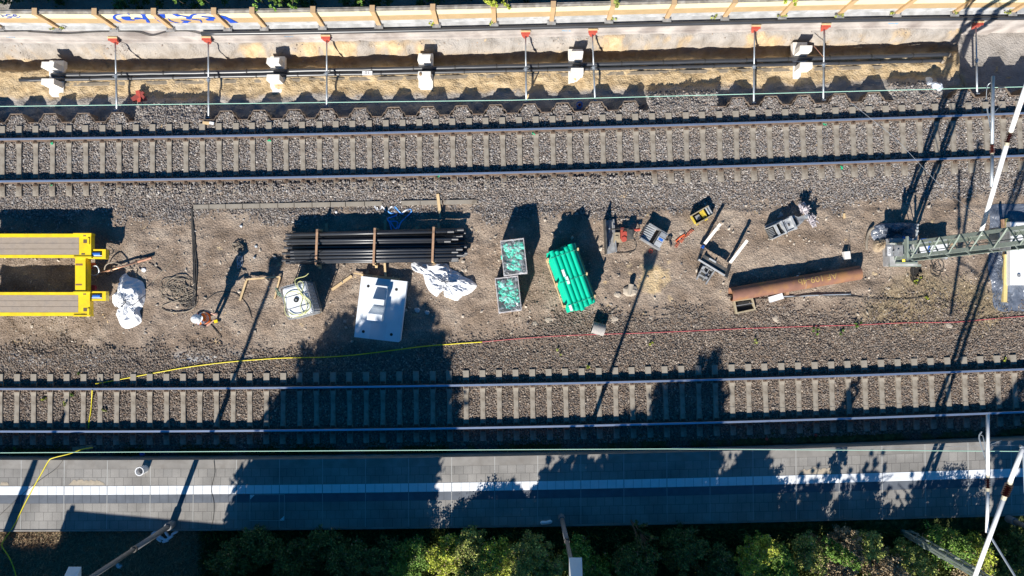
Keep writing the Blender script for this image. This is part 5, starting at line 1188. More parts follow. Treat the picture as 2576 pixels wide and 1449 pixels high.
# ---- wrapped pallets of green fittings
def foil_mat():
    m = bpy.data.materials.new('clear_wrap'); m.use_nodes = True; t = m.node_tree; L = t.links; b = t.nodes['Principled BSDF']; o = t.nodes['Material Output']
    b.inputs['Base Color'].default_value = (.85,.88,.92,1); b.inputs['Roughness'].default_value = .15; b.inputs['Specular IOR Level'].default_value = 1.0
    tr = N(t, 'ShaderNodeBsdfTransparent'); mx = N(t, 'ShaderNodeMixShader'); tc = N(t, 'ShaderNodeTexCoord'); no = N(t, 'ShaderNodeTexNoise'); no.inputs['Scale'].default_value = 5; no.inputs['Detail'].default_value = 7; no.inputs['Distortion'].default_value = 1.6
    L.new(tc.outputs['Object'], no.inputs['Vector']); mr = N(t, 'ShaderNodeMapRange'); mr.inputs['From Min'].default_value = .47; mr.inputs['From Max'].default_value = .68; mr.inputs['To Min'].default_value = .10; mr.inputs['To Max'].default_value = .50; L.new(no.outputs['Fac'], mr.inputs['Value'])
    L.new(mr.outputs[0], mx.inputs[0]); L.new(tr.outputs[0], mx.inputs[1]); L.new(b.outputs[0], mx.inputs[2]); L.new(mx.outputs[0], o.inputs['Surface'])
    bu = N(t, 'ShaderNodeBump'); bu.inputs['Strength'].default_value = .8; bu.inputs['Distance'].default_value = .03; L.new(no.outputs['Fac'], bu.inputs['Height']); L.new(bu.outputs[0], b.inputs['Normal']); return m
M_wrap = foil_mat(); M_card = mat('pinkish_cardboard', (.55,.49,.48), .8, .08, 4)
def fitting(b, p, rz, r, bend, tee=False):
    pts = []; t = Vector((math.cos(rz), math.sin(rz), .1)); s = Vector((-math.sin(rz), math.cos(rz), .25)).normalized(); L = r*2.0
    Q = [p-t*L, p-t*L*.4, p, p+(t*math.cos(bend)+s*math.sin(bend))*L*.5, p+(t*math.cos(bend)+s*math.sin(bend))*L*1.1]
    S_ = spline(Q, 3); b.tube(S_, r, 12, cap=False); d0 = (S_[1]-S_[0]).normalized(); d1 = (S_[-1]-S_[-2]).normalized()
    b.pipe(S_[0]-d0*r*.2, S_[0]+d0*r*.9, r*1.18, r*.98, 12); b.pipe(S_[-1]-d1*.4*r, S_[-1]+d1*.2*r, r*1.10, r*.95, 12)
    if tee: b.pipe(p, p+s*L*.9, r, r*.85, 12); b.pipe(p+s*L*.6, p+s*L, r*1.2, r, 12)
def crate(cs, h, label, seed, items):
    rr = random.Random(seed); Q = [P(u, v, h) for u, v in cs]; c = sum(Q, Vector())/4; e = empty('fittings_crate', (c.x, c.y, 0), label, 'crate', 'wrapped crates of green pipe fittings')
    shr = [Vector((c.x, c.y, 0))+(Vector((q.x, q.y, 0))-Vector((c.x, c.y, 0)))*f for f in (.97,) for q in Q]
    b = MB(); n = 4
    for i in range(4):
        a_, d_ = Q[i], Q[(i+1) % 4]; ia = Vector((c.x, c.y, 0)).lerp(Vector((a_.x, a_.y, 0)), .955); id_ = Vector((c.x, c.y, 0)).lerp(Vector((d_.x, d_.y, 0)), .955)
        b.add([(a_.x, a_.y, .14), (d_.x, d_.y, .14), (d_.x, d_.y, h-.012), (a_.x, a_.y, h-.012), (ia.x, ia.y, .14), (id_.x, id_.y, .14), (id_.x, id_.y, h-.012), (ia.x, ia.y, h-.012)], [(0,1,2,3),(5,4,7,6),(3,2,6,7),(0,4,5,1)])
    b.build('side_wall', M_card, e)
    b = MB(); b.prism([(q.x, q.y) for q in shr], .13, .16); b.build('floor', mat('teal_liner', (.12,.62,.48), .6), e)
    ax = (Q[1]-Q[0]).normalized(); ay = (Q[3]-Q[0]).normalized(); wx = (Q[1]-Q[0]).length; wy = (Q[3]-Q[0]).length; rz0 = math.atan2(ax.y, ax.x)
    b = MB()
    for k in (.08, .5, .92): p = Vector((Q[0].x, Q[0].y, 0))+ax*wx*k+ay*wy*.5; b.box((p.x, p.y, .05), (.10, wy*.98, .10), rz0)
    for k in range(6): p = Vector((Q[0].x, Q[0].y, 0))+ax*wx*.5+ay*wy*(.06+.176*k); b.box((p.x, p.y, .115), (wx*.98, .10, .022), rz0)
    b.build('pallet', M_wood, e)
    for i in range(items):
        fx, fy = .16+.68*rr.random(), .12+.76*rr.random(); z = h-.14-.16*rr.random() if i > items*.4 else h-.36-.1*rr.random()
        p = Vector((Q[0].x, Q[0].y, z))+ax*wx*fx+ay*wy*fy; b = MB(); fitting(b, p, rr.random()*6.28, rr.choice([.05,.06,.075]), rr.choice([.5,.8,1.3,0]), rr.random() < .3); b.build('pipe_fitting', mat('mint_fitting', (.03,.56,.40), .4, .12, 6), e, smooth=True)
    # wrinkled wrap, higher in the middle, down the sides
    g = 26; V = []; r2 = np.random.default_rng(seed)
    rid = [(r2.random()*2-1, r2.random()*6.28, .04+.1*r2.random()) for _ in range(14)]
    for i in range(g+1):
        for j in range(g+1):
            fx, fy = i/g, j/g; p = Vector((Q[0].x, Q[0].y, 0))+ax*wx*(-.01+1.02*fx)+ay*wy*(-.01+1.02*fy); hh = 0
            for (o_, a, wd) in rid: dd = (fx-.5)*math.cos(a)+(fy-.5)*math.sin(a)-o_*.5; hh += max(0, 1-abs(dd)/wd)*.02
            edge = min(fx, 1-fx, fy, 1-fy); V.append((p.x, p.y, h+.005+hh*min(1, edge*8)+.006*r2.random()))
    Fa = [(i*(g+1)+j, (i+1)*(g+1)+j, (i+1)*(g+1)+j+1, i*(g+1)+j+1) for i in range(g) for j in range(g)]
    w = MB(); w.add(V, Fa); k0 = len(w.v)
    per = [Vector((Q[0].x, Q[0].y, 0))+ax*wx*a+ay*wy*c_ for a, c_ in ((-.012,-.012),(1.012,-.012),(1.012,1.012),(-.012,1.012))]
    w.add([(p.x, p.y, .15) for p in per]+[(p.x, p.y, h+.004) for p in per], [(i, (i+1) % 4, 4+(i+1) % 4, 4+i) for i in range(4)]); w.build('plastic_wrap', M_wrap, e); return e
crate([(1258.8,606),(1317.3,598.8),(1326.8,686.8),(1267.6,694.8)], .98, 'upper wrapped crate of green pipe fittings with visible elbows', 3, 56)
crate([(1245,700.4),(1302.8,693.2),(1312.4,780.3),(1254.8,788.3)], .95, 'lower wrapped crate of green pipe fittings under cloudy film', 6, 50)
# ---- green pipe bundle
hz = 1.10; G4 = [P(u, v, hz) for u, v in ((1378,636),(1446,614),(1499,760),(1431,785))]; cg = sum(G4, Vector())/4
e = empty('green_pipe_bundle', (cg.x, cg.y, 0), 'bundle of bright green sewer pipes tied with wire on timber', 'pipe bundle')
gx_ = (G4[1]-G4[0]+G4[2]-G4[3]).normalized(); gy_ = (G4[3]-G4[0]+G4[2]-G4[1]).normalized(); rg = .078; gw = (G4[1]-G4[0]).length; gl = (G4[3]-G4[0]).length
rr = random.Random(2)
for row in range(5):
    nn_ = 6 if row < 4 else 5; z = .20+row*.190
    for k in range(nn_):
        off = (k-(nn_-1)/2)*gw/5.75+(.0 if row % 2 == 0 else .03); sh = rr.uniform(-.05,.05)+(.10 if k == 2 and row > 2 else 0); flip = (k+row) % 2
        a = Vector((cg.x, cg.y, z))+gx_*off-gy_*(gl/2-sh); c = Vector((cg.x, cg.y, z))+gx_*off+gy_*(gl/2+sh)
        if flip: a, c = c, a
        d_ = (c-a).normalized(); g = MB(); g.pipe(a, c, rg, rg*.9, 18); gp = g.build('pipe', M_green, e, smooth=False)
        g = MB(); g.pipe(a-d_*.01, a+d_*.13, rg*1.13, rg*.95, 18); g.pipe(a+d_*.055, a+d_*.075, rg*1.20, rg*1.1, 18); g.build('socket', M_green, gp)
for t in (-.40, .02, .40):
    q = Vector((cg.x, cg.y, 0))+gy_*gl*t; b = MB(); Q = []
    for k in range(21): f = -1+k/10; Q.append(q+gx_*f*gw*.52+Vector((0,0,(.20+4*.190)+rg+.012+.012*math.cos(k*math.pi) if abs(f) < .86 else (.20+4*.190)-.02)))
    b.tube([q-gx_*gw*.54+Vector((0,0,.1))]+Q+[q+gx_*gw*.54+Vector((0,0,.1))], .009, 5); b.build('tie_wire', mat('green_wire', (.05,.30,.22), .5), e)
    for s in (-1, 1): b = MB(); b.beam(q+gx_*s*gw*.56+Vector((0,0,.02)), q+gx_*s*gw*.56+Vector((0,0,.98)), .05, .09); b.build('side_post', M_wood, e)
for s in (-1, 1): b = MB(); b.beam(Vector((cg.x, cg.y, .55))+gx_*s*gw*.60-gy_*gl*.42, Vector((cg.x, cg.y, .55))+gx_*s*gw*.60+gy_*gl*.42, .03, .09); b.build('side_rail', M_wood, e)
for t in (-.38, 0, .38): q = Vector((cg.x, cg.y, .05))+gy_*gl*t; b = MB(); b.beam(q-gx_*gw*.55, q+gx_*gw*.55, .10, .09); b.build('bearer', M_wood, e)
for (u, v, l) in ((1418,687,.24),(1428,705,.26),(1436,775,.2)):
    q = P(u, v, 1.0); z_ = (.20+4*.190)+rg+.004; b = MB(); p = P(u, v, z_); d_ = gy_*l/2; s_ = gx_*.045
    b.add([p-d_-s_+Vector((0,0,.0)), p-d_+s_, p+d_+s_, p+d_-s_], [(0,1,2,3)]); b.add([p-d_-s_+Vector((0,0,.003)), p-d_+s_+Vector((0,0,.003)), p+d_+s_+Vector((0,0,.003)), p+d_-s_+Vector((0,0,.003))], [(3,2,1,0)]); b.build('paper_label', M_tarp, e)
# ---- rusty pipe
hr = .25; a = P(1838, 741, hr); c = P(2162, 686, hr); d_ = (c-a).normalized(); e = empty('steel_pipe', (a.lerp(c, .5).x, a.lerp(c, .5).y, 0), 'long rusty steel pipe with yellow chalk lettering', 'steel pipe')
b = MB(); b.pipe(a, c, .245, .225, 40); b.build('barrel', M_rustpipe, e, smooth=False)
b = MB(); m_ = a.lerp(c, .56); b.pipe(m_, m_+d_*.02, .247, .24, 40); b.build('weld_seam', mat('weld_seam', (.34,.22,.16), .7), e)
vs, fs = text_mesh('AF 109-4b', .31, cuts=3); b = MB(); side = Vector((-d_.y, d_.x, 0)); mt = a.lerp(c, .655); W2 = []
for p in vs:
    ang = .18-p[1]/.245; ang = -p[1]/.245+.22; pos = mt-d_*p[0]*1.05; W2.append(pos+side*math.sin(ang-.0)*.2475+Vector((0,0,math.cos(ang)*.2475)))
b.add(W2, fs); b.build('chalk_lettering', mat('yellow_chalk', (.46,.30,.10), .9), e)
board(1935,754,1968,744,.20,.14,M_tarp,'white block wedged under the rusty steel pipe', name='wedge_block', cat='block')
b = MB(); q = PG(1977, 738); b.box(q+Vector((0,0,.08)), (.10,.10,.16)); tag(b.build('wood_block', M_brownwood), 'dark wood block beside the white wedge under the pipe', 'block')
# manhole frame
F4 = [PG(u, v, .12) for u, v in ((1846,757),(1891,751),(1898,778),(1852,788))]; cf = sum(F4, Vector())/4
e = empty('manhole_surround', (cf.x, cf.y, 0), 'rectangular steel frame with a middle bar under the rusty pipe end', 'frame'); b = MB()
for i in range(4): b.beam(F4[i]+(F4[i]-F4[(i+1) % 4]).normalized()*.025, F4[(i+1) % 4]-(F4[i]-F4[(i+1) % 4]).normalized()*.025, .055, .12+.002*i)
b.build('rim', M_woodg, e); b = MB(); b.beam(F4[0].lerp(F4[3], .42)+Vector((0,0,.03)), F4[1].lerp(F4[2], .42)+Vector((0,0,.03)), .02, .06); b.build('bar', M_steel_g, e)
b = MB(); b.prism([(p.x, p.y) for p in F4], .0, .035); b.build('dark_floor', M_black, e)
b = MB(); q = P(1905, 697, .02); tag(crumple('litter', [(2001,697),(2007,692),(2010,696),(2005,704)], .06, M_lblue, 'small pale rag in the shadow of the rusty pipe', 'litter', seed=5, seg=24, rings=4), None)
b = MB(); q = PG(2126, 643); b.box(q+Vector((0,0,.09)), (.21,.27,.18), .1); bb = b.build('marker_block', M_white_conc); tag(bb, 'small white marker block above the rusty pipe', 'block')
b = MB(); b.tube([q+Vector((.05,.1,.1)), q+Vector((.0,.55,.4))], .006, 5); x_ = b.build('marker_wire', M_cable_d); x_.parent = bb; x_.location -= bb.location
# ================================================================ MACHINE ATTACHMENTS
# dozer blade / angled steel bracket
p0 = P(1517, 560, .55); p1 = P(1523, 638, .55)
e = empty('angle_blade', (PG(1530,600).x, PG(1530,600).y, 0), 'tall dark steel blade standing on its base plate beside a red pump', 'blade')
base = [PG(u, v, .02) for u, v in ((1518,556),(1545,553),(1552,634),(1522,640))]
b = MB(); b.prism([(p.x, p.y) for p in base], .0, .05); b.build('base_plate', M_steel_g, e)
b = MB(); q0, q1 = base[0], base[3]; b.beam(q0+Vector((-.0,0,.26)), q1+Vector((0,0,.26)), .035, .50); b.build('upright_plate', M_steel_d, e)
b = MB(); b.beam(base[1]+Vector((-.05,0,.12)), base[2]+Vector((-.05,0,.12)), .04, .16); b.build('lip', M_steel_g, e)
b = MB(); m1 = PG(1531, 577, .1); m2_ = PG(1531, 612, .1)
for m_ in (m1, m2_): b.tube([m_, m_+Vector((0,.0,.22))], .03, 8); b.tube([m_+Vector((0,-.12,.05)), m_+Vector((0,.12,.05))], .035, 8)
b.build('hinge_pin', M_galv, e)
e = empty('red_pump', PG(1565, 600), 'small red hydraulic pump with black engine and hoses', 'pump')
q = PG(1556, 598); b = MB(); b.box(q+Vector((-.05,0,.14)), (.28,.36,.12)); b.box(q+Vector((-.08,.02,.22)), (.18,.28,.08)); b.box(q+Vector((-.1,-.02,.27)), (.1,.12,.04)); b.build('bracket', M_woodg, e)
q = PG(1565, 595); b = MB(); b.tube([q+Vector((-.02,.28,.2)), q+Vector((-.03,-.1,.24))], .07, 12); b.tube([q+Vector((.05,.05,.2)), q+Vector((.05,.05,.33))], .10, 14); b.tube([q+Vector((.02,-.12,.2)), q+Vector((.02,-.12,.36))], .09, 14); b.build('pump_body', M_red, e)
q = PG(1580, 594); b = MB(); b.box(q+Vector((.02,.05,.2)), (.22,.36,.34)); b.box(q+Vector((.02,.05,.39)), (.14,.28,.05)); b.build('engine', M_steel_d, e)
b = MB(); q = PG(1598, 579, .2); b.tube([q+Vector((-.1,0,.05)), q+Vector((.13,.01,.05))], .05, 12); b.build('handle', M_red, e)
b = MB(); q = PG(1603, 577, .2); b.tube([q, q+Vector((.1,.005,.01))], .055, 12); b.build('grip', M_orange, e)
b = MB(); b.tube(spline([PG(1536,576,.3),PG(1555,574,.34),PG(1575,576,.32),PG(1592,580,.3),PG(1604,588,.2),PG(1596,600,.1)], 5), .014, 6); b.tube(spline([PG(1567,605,.2),PG(1590,606,.1),PG(1600,618,.04),PG(1596,630,.03),PG(1575,636,.03),PG(1550,636,.03)], 5), .012, 6); b.tube(spline([PG(1534,578,.36),PG(1560,577,.36),PG(1585,583,.34)], 5), .012, 6); b.build('hose', M_cable_d, e)
tag(b and bpy.data.objects.new('x', None) and e, 'small red hydraulic pump with black engine and hoses', 'pump')
# toothed bucket
def frame_at(u, v, du, dv, z=0):
    q = PG(u, v); t = Vector((du, -dv, 0)).normalized(); s = Vector((-t.y, t.x, 0))
    return q, (lambda a, c, h: q+t*a+s*c+Vector((0,0,h)))
q, f = frame_at(1643, 597, 1.0, .60)
e = empty('toothed_bucket', (q.x, q.y, 0), 'grey screening bucket with a row of teeth above the sand heap', 'bucket')
# a: across teeth direction ; c: up-right
b = MB()
def fbox(b, f, a0, a1, c0, c1, z0, z1):
    return b.add([f(a, c, z) for z in (z0, z1) for a, c in ((a0,c0),(a1,c0),(a1,c1),(a0,c1))], [(3,2,1,0),(4,5,6,7),(0,1,5,4),(1,2,6,5),(2,3,7,6),(3,0,4,7)])
b = MB(); fbox(b, f, -.40, .40, -.32, -.28, .02, .34); b.build('side_plate', M_steel_g, e)
b = MB(); fbox(b, f, -.40, .36, .27, .31, .02, .34); b.build('side_plate', M_steel_g, e)
b = MB(); fbox(b, f, -.42, -.12, -.27, .26, .02, .07); b.build('shell', M_steel_d, e)
for k in range(7):
    c_ = -.24+.078*k; b = MB(); b.add([f(-.46, c_-.018, .06), f(-.46, c_+.018, .06), f(-.08, c_+.032, .30), f(-.08, c_-.032, .30), f(-.40, c_-.018, .20), f(-.40, c_+.018, .20)], [(0,1,2,3)[::-1], (4,5,2,3), (0,4,3), (1,2,5), (0,1,5,4)]); b.build('tooth', M_steel_l, e)
for k, (c0, c1, mm_) in enumerate(((-.26,-.09,M_steel_l),(-.07,.08,M_steel_l),(.10,.26,M_steel_g))):
    b = MB(); fbox(b, f, .10, .34, c0, c1, .24, .36); b.build('rear_box', mm_, e)
    b = MB(); fbox(b, f, .14, .30, c0+.03, c1-.03, .36, .365); b.build('recess', M_sleeveblue if k else M_steel_d, e) if k == 1 else None
b = MB(); fbox(b, f, .04, .10, -.28, .27, .10, .30); b.build('cross_bar', M_steel_d, e)
# yellow black quick coupler
q, f = frame_at(1762, 543, 1.0, -.58)
e = empty('quick_coupler', (q.x, q.y, 0), 'open black and yellow steel coupler box', 'coupler')
for (a0,a1,c0,c1,z1,m,nm) in ((-.34,.34,-.19,-.155,.3,M_woodg,'side_plate'),(-.34,.34,.155,.19,.3,M_woodg,'side_plate'),(-.34,-.31,-.155,.155,.2,mat('worn_yellow', (.55,.42,.05), .6, .3, 12),'end_plate'),(.30,.34,-.155,.155,.26,M_steel_l,'end_plate'),(-.30,.30,-.155,.155,.03,M_black,'floor'),(-.22,-.05,-.09,.08,.12,M_steel_g,'wedge'),(.00,.10,-.13,.14,.2,mat('worn_yellow', (.55,.42,.05), .6, .3, 12),'claw'),(.10,.13,-.15,.15,.24,mat('worn_yellow', (.55,.42,.05), .6, .3, 12),'claw_rim')):
    b = MB(); fbox(b, f, a0, a1, c0, c1, .0 if m is M_black else .02, z1); b.build(nm, m, e)
b = MB(); b.tube([f(.24,-.15,.22), f(.24,.15,.22)], .035, 10); b.build('pin', M_galv, e)
b = MB(); fbox(b, f, .05, .15, -.24, -.19, .0, .1); fbox(b, f, -.30, -.22, -.23, -.19, .0, .08); b.build('lug', mat('worn_yellow', (.55,.42,.05), .6, .3, 12), e)
# chain and litter
b = MB(); rr = random.Random(8)
for t in np.linspace(0, 1, 16):
    p = PG(1702+ (1742-1702)*t+rr.uniform(-2,2), 618-(618-578)*t+rr.uniform(-2,2), .03); b.tube([p+Vector((.05*math.cos(a+.5*t*16), .03*math.sin(a), .01*math.sin(2*a))) for a in np.linspace(0, 6.28, 9)], .010, 5)
tag(b.build('chain', mat('dull_orange_chain', (.48,.13,.07), .6)), 'orange red chain lying left of the yellow coupler', 'chain')
b = MB(); b.tube([PG(1700,607,.03), PG(1712,596,.03), PG(1722,590,.05)], .03, 6); tag(b.build('chain_hook', M_orange), 'bright orange hook at the lower end of the chain', 'hook')
b = MB(); p = PG(1684, 599); b.box(p+Vector((0,0,.04)), (.12,.12,.08), .5); b.tube([p+Vector((-.05,-.1,.03)), p+Vector((-.3,.0,.03))], .02, 5); b.tube([p+Vector((0,-.12,.03)), p+Vector((.05,-.3,.03))], .03, 5); tag(b.build('shackle', M_cable_d), 'dark greasy shackle beside the orange chain', 'shackle')
for i, (u, v) in enumerate(((1649,622),(1638,642))):
    u += 0; p = PG([1649+0,1637][i], [617.5,632][i], .03); b = MB(); b.tube([p+Vector((.06*math.cos(a), .06*math.sin(a), 0)) for a in np.linspace(0, 6.28, 13)], .016, 6); tag(b.build('red_ring', M_red), ['small red ring right of the toothed bucket, upper of two','small red ring right of the toothed bucket, lower of two'][i], 'ring')
# fork carriage
e = empty('fork_carriage', PG(1800, 672), 'black fork carriage with two pale tines pointing up right', 'fork')
for (u0, v0, u1, v1) in ((1770.5,616,1812.5,562.5),(1836.5,661,1880,604)):
    a, c = P(u0, v0, .18), P(u1, v1, .55); b = MB(); b.beam(a, c, .105, .045); b.build('tine', mat('pale_worn_tine', (.66,.62,.56), .6, .1, 6), e)
for (u0, v0, u1, v1) in ((1771,615,1757,655),(1836,665,1826,698)):
    b = MB(); b.beam(P(u0, v0, .20), P(u1, v1, .45), .11, .06); b.build('tine_shank', M_steel_d, e)
b = MB(); b.tube([P(1769,619,.22), P(1766,625,.26)], .06, 10); b.build('blue_sleeve', M_sleeveblue, e)
b = MB(); b.beam(P(1766,648,.42), P(1826,684,.42), .24, .05); b.build('carriage_plate', M_steel_d, e)
b = MB(); b.beam(P(1757,653,.5), P(1823,693,.5), .05, .06); b.build('carriage_rail', M_steel_l, e)
b = MB(); b.beam(P(1784,650,.47), P(1801,660,.47), .05, .03); b.build('latch', M_steel_l, e)
b = MB()
for (u0, v0, u1, v1, w) in ((1773,661,1752,703,.05),(1799,678,1775,715,.05),(1763,680,1784,692,.05),(1758,690,1779,702,.05),(1770,668,1792,681,.05),(1766,672,1780,700,.03),(1784,676,1768,706,.03)): b.beam(P(u0, v0, .30), P(u1, v1, .26), w, .05)
for (u, v) in ((1770,673),(1776,699),(1793,655)): b.tube([P(u, v, .3), P(u, v, .38)], .05, 10)
b.build('mounting_bracket', M_steel_g, e)
b = MB(); fb = [P(u, v, .1) for u, v in ((1765,668),(1795,684),(1775,708),(1752,695))]; b.prism([(p.x, p.y) for p in fb], .02, .14); b.build('bracket_base', M_steel_d, e)
# milling head with spiked drum
q, f = frame_at(1966, 572, 1.0, -.47)
e = empty('milling_head', (q.x, q.y, 0), 'grey hydraulic milling head with spiked cutter drums', 'milling attachment')
for (a0,a1,c0,c1,z0,z1,m,nm) in ((-.58,.28,-.22,-.19,.05,.42,M_steel_l,'side_plate'),(-.58,.28,.19,.22,.05,.42,M_steel_l,'side_plate'),(-.58,.28,-.19,.19,.04,.08,M_steel_d,'floor'),(-.36,-.28,-.19,.19,.30,.40,M_steel_l,'cross_beam'),(-.12,-.07,-.24,.24,.12,.45,M_steel_l,'flange'),(.24,.31,-.25,.25,.10,.46,M_steel_l,'flange'),(.02,.24,-.18,.18,.30,.38,M_steel_l,'top_plate'),(-.02,.02,-.21,.21,.10,.40,M_steel_g,'flange'),(.09,.15,-.05,.05,.38,.40,M_steel_d,'cover')):
    b = MB(); fbox(b, f, a0, a1, c0, c1, z0, z1); b.build(nm, m, e)
for k in range(6): b = MB(); fbox(b, f, -.56, -.42, -.16+.055*k, -.135+.055*k, .08, .34); b.build('fin', M_steel_g, e)
b = MB(); fbox(b, f, -.22, .10, .23, .27, .05, .12); fbox(b, f, .0, .2, .36, .42, .04, .12); b.tube([f(-.55,.26,.06), f(-.1,.26,.06)], .05, 8); b.build('side_tube', M_steel_g, e)
b = MB(); b.prism([tuple(f(a, c, 0))[:2] for a, c in ((.31,-.22),(.62,-.13),(.78,-.05),(.80,.06),(.56,.10),(.45,.23),(.31,.22))], .22, .32); b.build('gear_case', M_steel_g, e)
b = MB(); fbox(b, f, .34, .48, -.14, .12, .322, .326); b.build('oil_window', M_steel_d, e)
b = MB(); b.tube([f(.78,-.0,.3), f(.90,.0,.3)], .09, 14); b.build('drum_shaft', M_galv, e)
rr = random.Random(5)
for (cx, cc, lab) in ((.88,.25,0),(.93,-.22,1)):
    b = MB(); b.tube([f(cx-.10, cc+.0, .3), f(cx, cc*1.0, .32), f(cx+.10, cc, .3)], [.10,.19,.10], 16); dr = b.build('cutter_drum', mat('pinkish_steel', (.40,.36,.38), .5, .15, 7, metal=.3), e)
    b = MB()
    for k in range(34):
        th = rr.random()*6.28; ph = rr.uniform(-.12,.12); d1 = f(0, math.cos(th), math.sin(th))-f(0,0,0); c0 = f(cx+ph, cc, .32); b.tube([c0+d1*.12, c0+d1*.25], [.030,.008], 6)
    b.build('pick', mat('pick_steel', (.58,.54,.56), .45, .1, 7, metal=.3), dr)
# corrugated pipe stub
a, c = P(1510, 808, .17), P(1501, 840, .17); e = empty('corrugated_pipe', PG(1505, 825), 'short grey corrugated pipe stub beside the red cable', 'pipe'); b = MB(); Q = []; R = []
for k in range(49): t = k/48; Q.append(a.lerp(c, t)); R.append(.19+.014*math.cos(k*math.pi/2*1.0))
b.tube([q.lerp(q, 0)+(c-a).cross(Vector((0,0,1))).normalized()*0 for q in Q], R, 26, cap=False); b.tube(Q[::-1], [r-.022 for r in R], 26, cap=False)
axd = (c-a).cross(Vector((0,0,1))).normalized()
v = MB(); cA = PG(1505, 827, .19); L_ = axd*.22; Q = [cA-L_+L_*2*k/40 for k in range(41)]; R = [.205+.012*math.cos(k*math.pi/2) for k in range(41)]
v.tube(Q, R, 26, cap=False); v.build('shell', mat('corrugated_grey', (.42,.40,.38), .6, .1, 6), e, smooth=False)
v = MB(); v.tube(Q, [.185]*41, 20, cap=False); v.build('liner', M_steel_d, e)
# stump and concrete lumps
def lump(u, v, s, m, label, cat='rock', hh=.6, name='rock', seed=1):
    rr = random.Random(seed); p = PG(u, v); b = MB(); n = 9; vs = []
    for zf, rf in ((0, 1.0), (.45, .95), (.85, .62), (1.0, .2)):
        for k in range(n): a = 6.283*k/n; r = s*rf*(1+rr.uniform(-.22,.22)); vs.append((p.x+math.cos(a)*r, p.y+math.sin(a)*r*.8, p.z-.02+s*hh*zf*(1+rr.uniform(-.1,.1))))
    b.add(vs, [(j*n+k, j*n+(k+1) % n, (j+1)*n+(k+1) % n, (j+1)*n+k) for j in range(3) for k in range(n)]+[tuple(range(3*n, 4*n))]); return tag(b.build(name, m), label, cat)
M_lump = mat('dusty_rock', (.42,.36,.29), .95, .15, 8)
lump(1586,731,.26,M_lump,'dusty concrete lump with a notch left of the sand heap',hh=.5,name='concrete_lump',cat='concrete lump',seed=3)
b = MB(); b.tube([PG(1583,742,.2), PG(1588,715,.22)], [.06,.10], 9); tag(b.build('concrete_stub', M_lump), 'stub of concrete lying on the notched lump', 'concrete lump')
lump(1553,741,.13,M_lump,'pale crumbled rock left of the notched concrete lump',seed=4)
lump(2009,0+752,.12,M_white_conc,'pale rock under the rusty pipe',seed=9) if False else None
for i, (u, v, s, lab) in enumerate(((1434,770,.0,''),(1380,806,.16,'flat pale rock below the green pipe bundle'),(1347,816,.12,'pale rock left of the flat rock near the red cable'),(1636,800,.09,'square stone left of the lamp shadow end'),(1545,802,.15,'angular rock right of the corrugated pipe'),(1951,801,.17,'triangular rock above the red cable'),(2385,820,.16,'flat grey rock below the red cable at the right'),(1382,752,.0,''),(1868,690,.0,''),(1716,586,.12,'white stone by the chain'),(1610,560,.09,'pinkish stone right of the red pump'),(937,770,.0,''),(858,838,.0,''),(1283,716,.0,''),(888,850,.0,'')) ):
    if s: lump(u, v, s, M_lump, lab, hh=.35, seed=20+i)
lump(2000+0,0,.1,M_lump,'') if False else None
# ---- mast surroundings
o = crumple('plastic_sheet', [(2190,590),(2196,572),(2215,562),(2250,560),(2290,560),(2305,566),(2312,585),(2300,600),(2280,610),(2240,606),(2215,612),(2200,606)], .16, M_foil, 'dark plastic sheet over the pit beside the mast foot', 'sheet', seed=21)
tube_obj('drain_hose', [(2180,628,.05),(2180,610,.06),(2183,592,.08),(2190,578,.1),(2198,572,.12)], .05, M_cable_t, 'curved grey drain hose left of the mast foot', 'hose')
e = empty('leaning_board', PG(2350, 625), 'white board with blue edge leaning under the lattice mast', 'board'); W4 = [P(u, v, .35) for u, v in ((2312,606),(2383,600),(2384,649),(2318,650))]
b = MB(); b.prism([(p.x, p.y) for p in W4], .30, .35); b.build('board', M_white_paint, e); b = MB(); b.beam(W4[0]+Vector((0,.03,.03)), W4[1]+Vector((0,.03,.03)), .06, .06); b.beam(W4[0].lerp(W4[1], .40)+Vector((0,-.05,.02)), W4[3].lerp(W4[2], .25)+Vector((0,.2,.02)), .08, .02); b.build('blue_edge', M_sleeveblue, e)
for p in W4: MB().box((p.x*.97+W4[0].lerp(W4[2],.5).x*.03, p.y, .14), (.08,.08,.32)).build('leg', M_steel_g, e)
b = MB(); p = PG(2276, 601, .1); b.tube([p+Vector((-.12,.03,.05)), p+Vector((.12,-.0,.05))], .06, 10); tag(b.build('bottle', M_sleeveblue), 'blue bottle lying in the pit beside the mast', 'bottle')
e = empty('steel_post', PG(2306, 600), 'short galvanised pole standing in the pit at the mast', 'post'); b = MB(); b.tube([P(2303,618,.2), P(2308,570,.9)], .035, 10); b.build('pole', M_galv, e); b = MB(); b.tube([P(2305,581,.85), P(2309,580,.85)], .05, 8); b.tube([P(2304,565,.95), P(2311,565,.95)], .03, 8); b.build('clamp', M_steel_l, e)
crumple('soil_mound', [(2195,620),(2200,602),(2220,600),(2225,618),(2215,632),(2200,634)], .18, mat('earth_mound', (.36,.28,.19), .95, .2, 5), 'small earth mound left of the mast foot', 'mound', seed=31, seg=50, rings=8)
coil('thin black cable coiled right below the mast', 2352, 672, 19, 26, 3, 3, .012, M_cable_d, 'cable_coil', z=.06)
tube_obj('cable', [(2300,640),(2296,670),(2300,700),(2298,720)], .010, M_cable_d, 'thin cable hanging below the mast foot', 'cable')
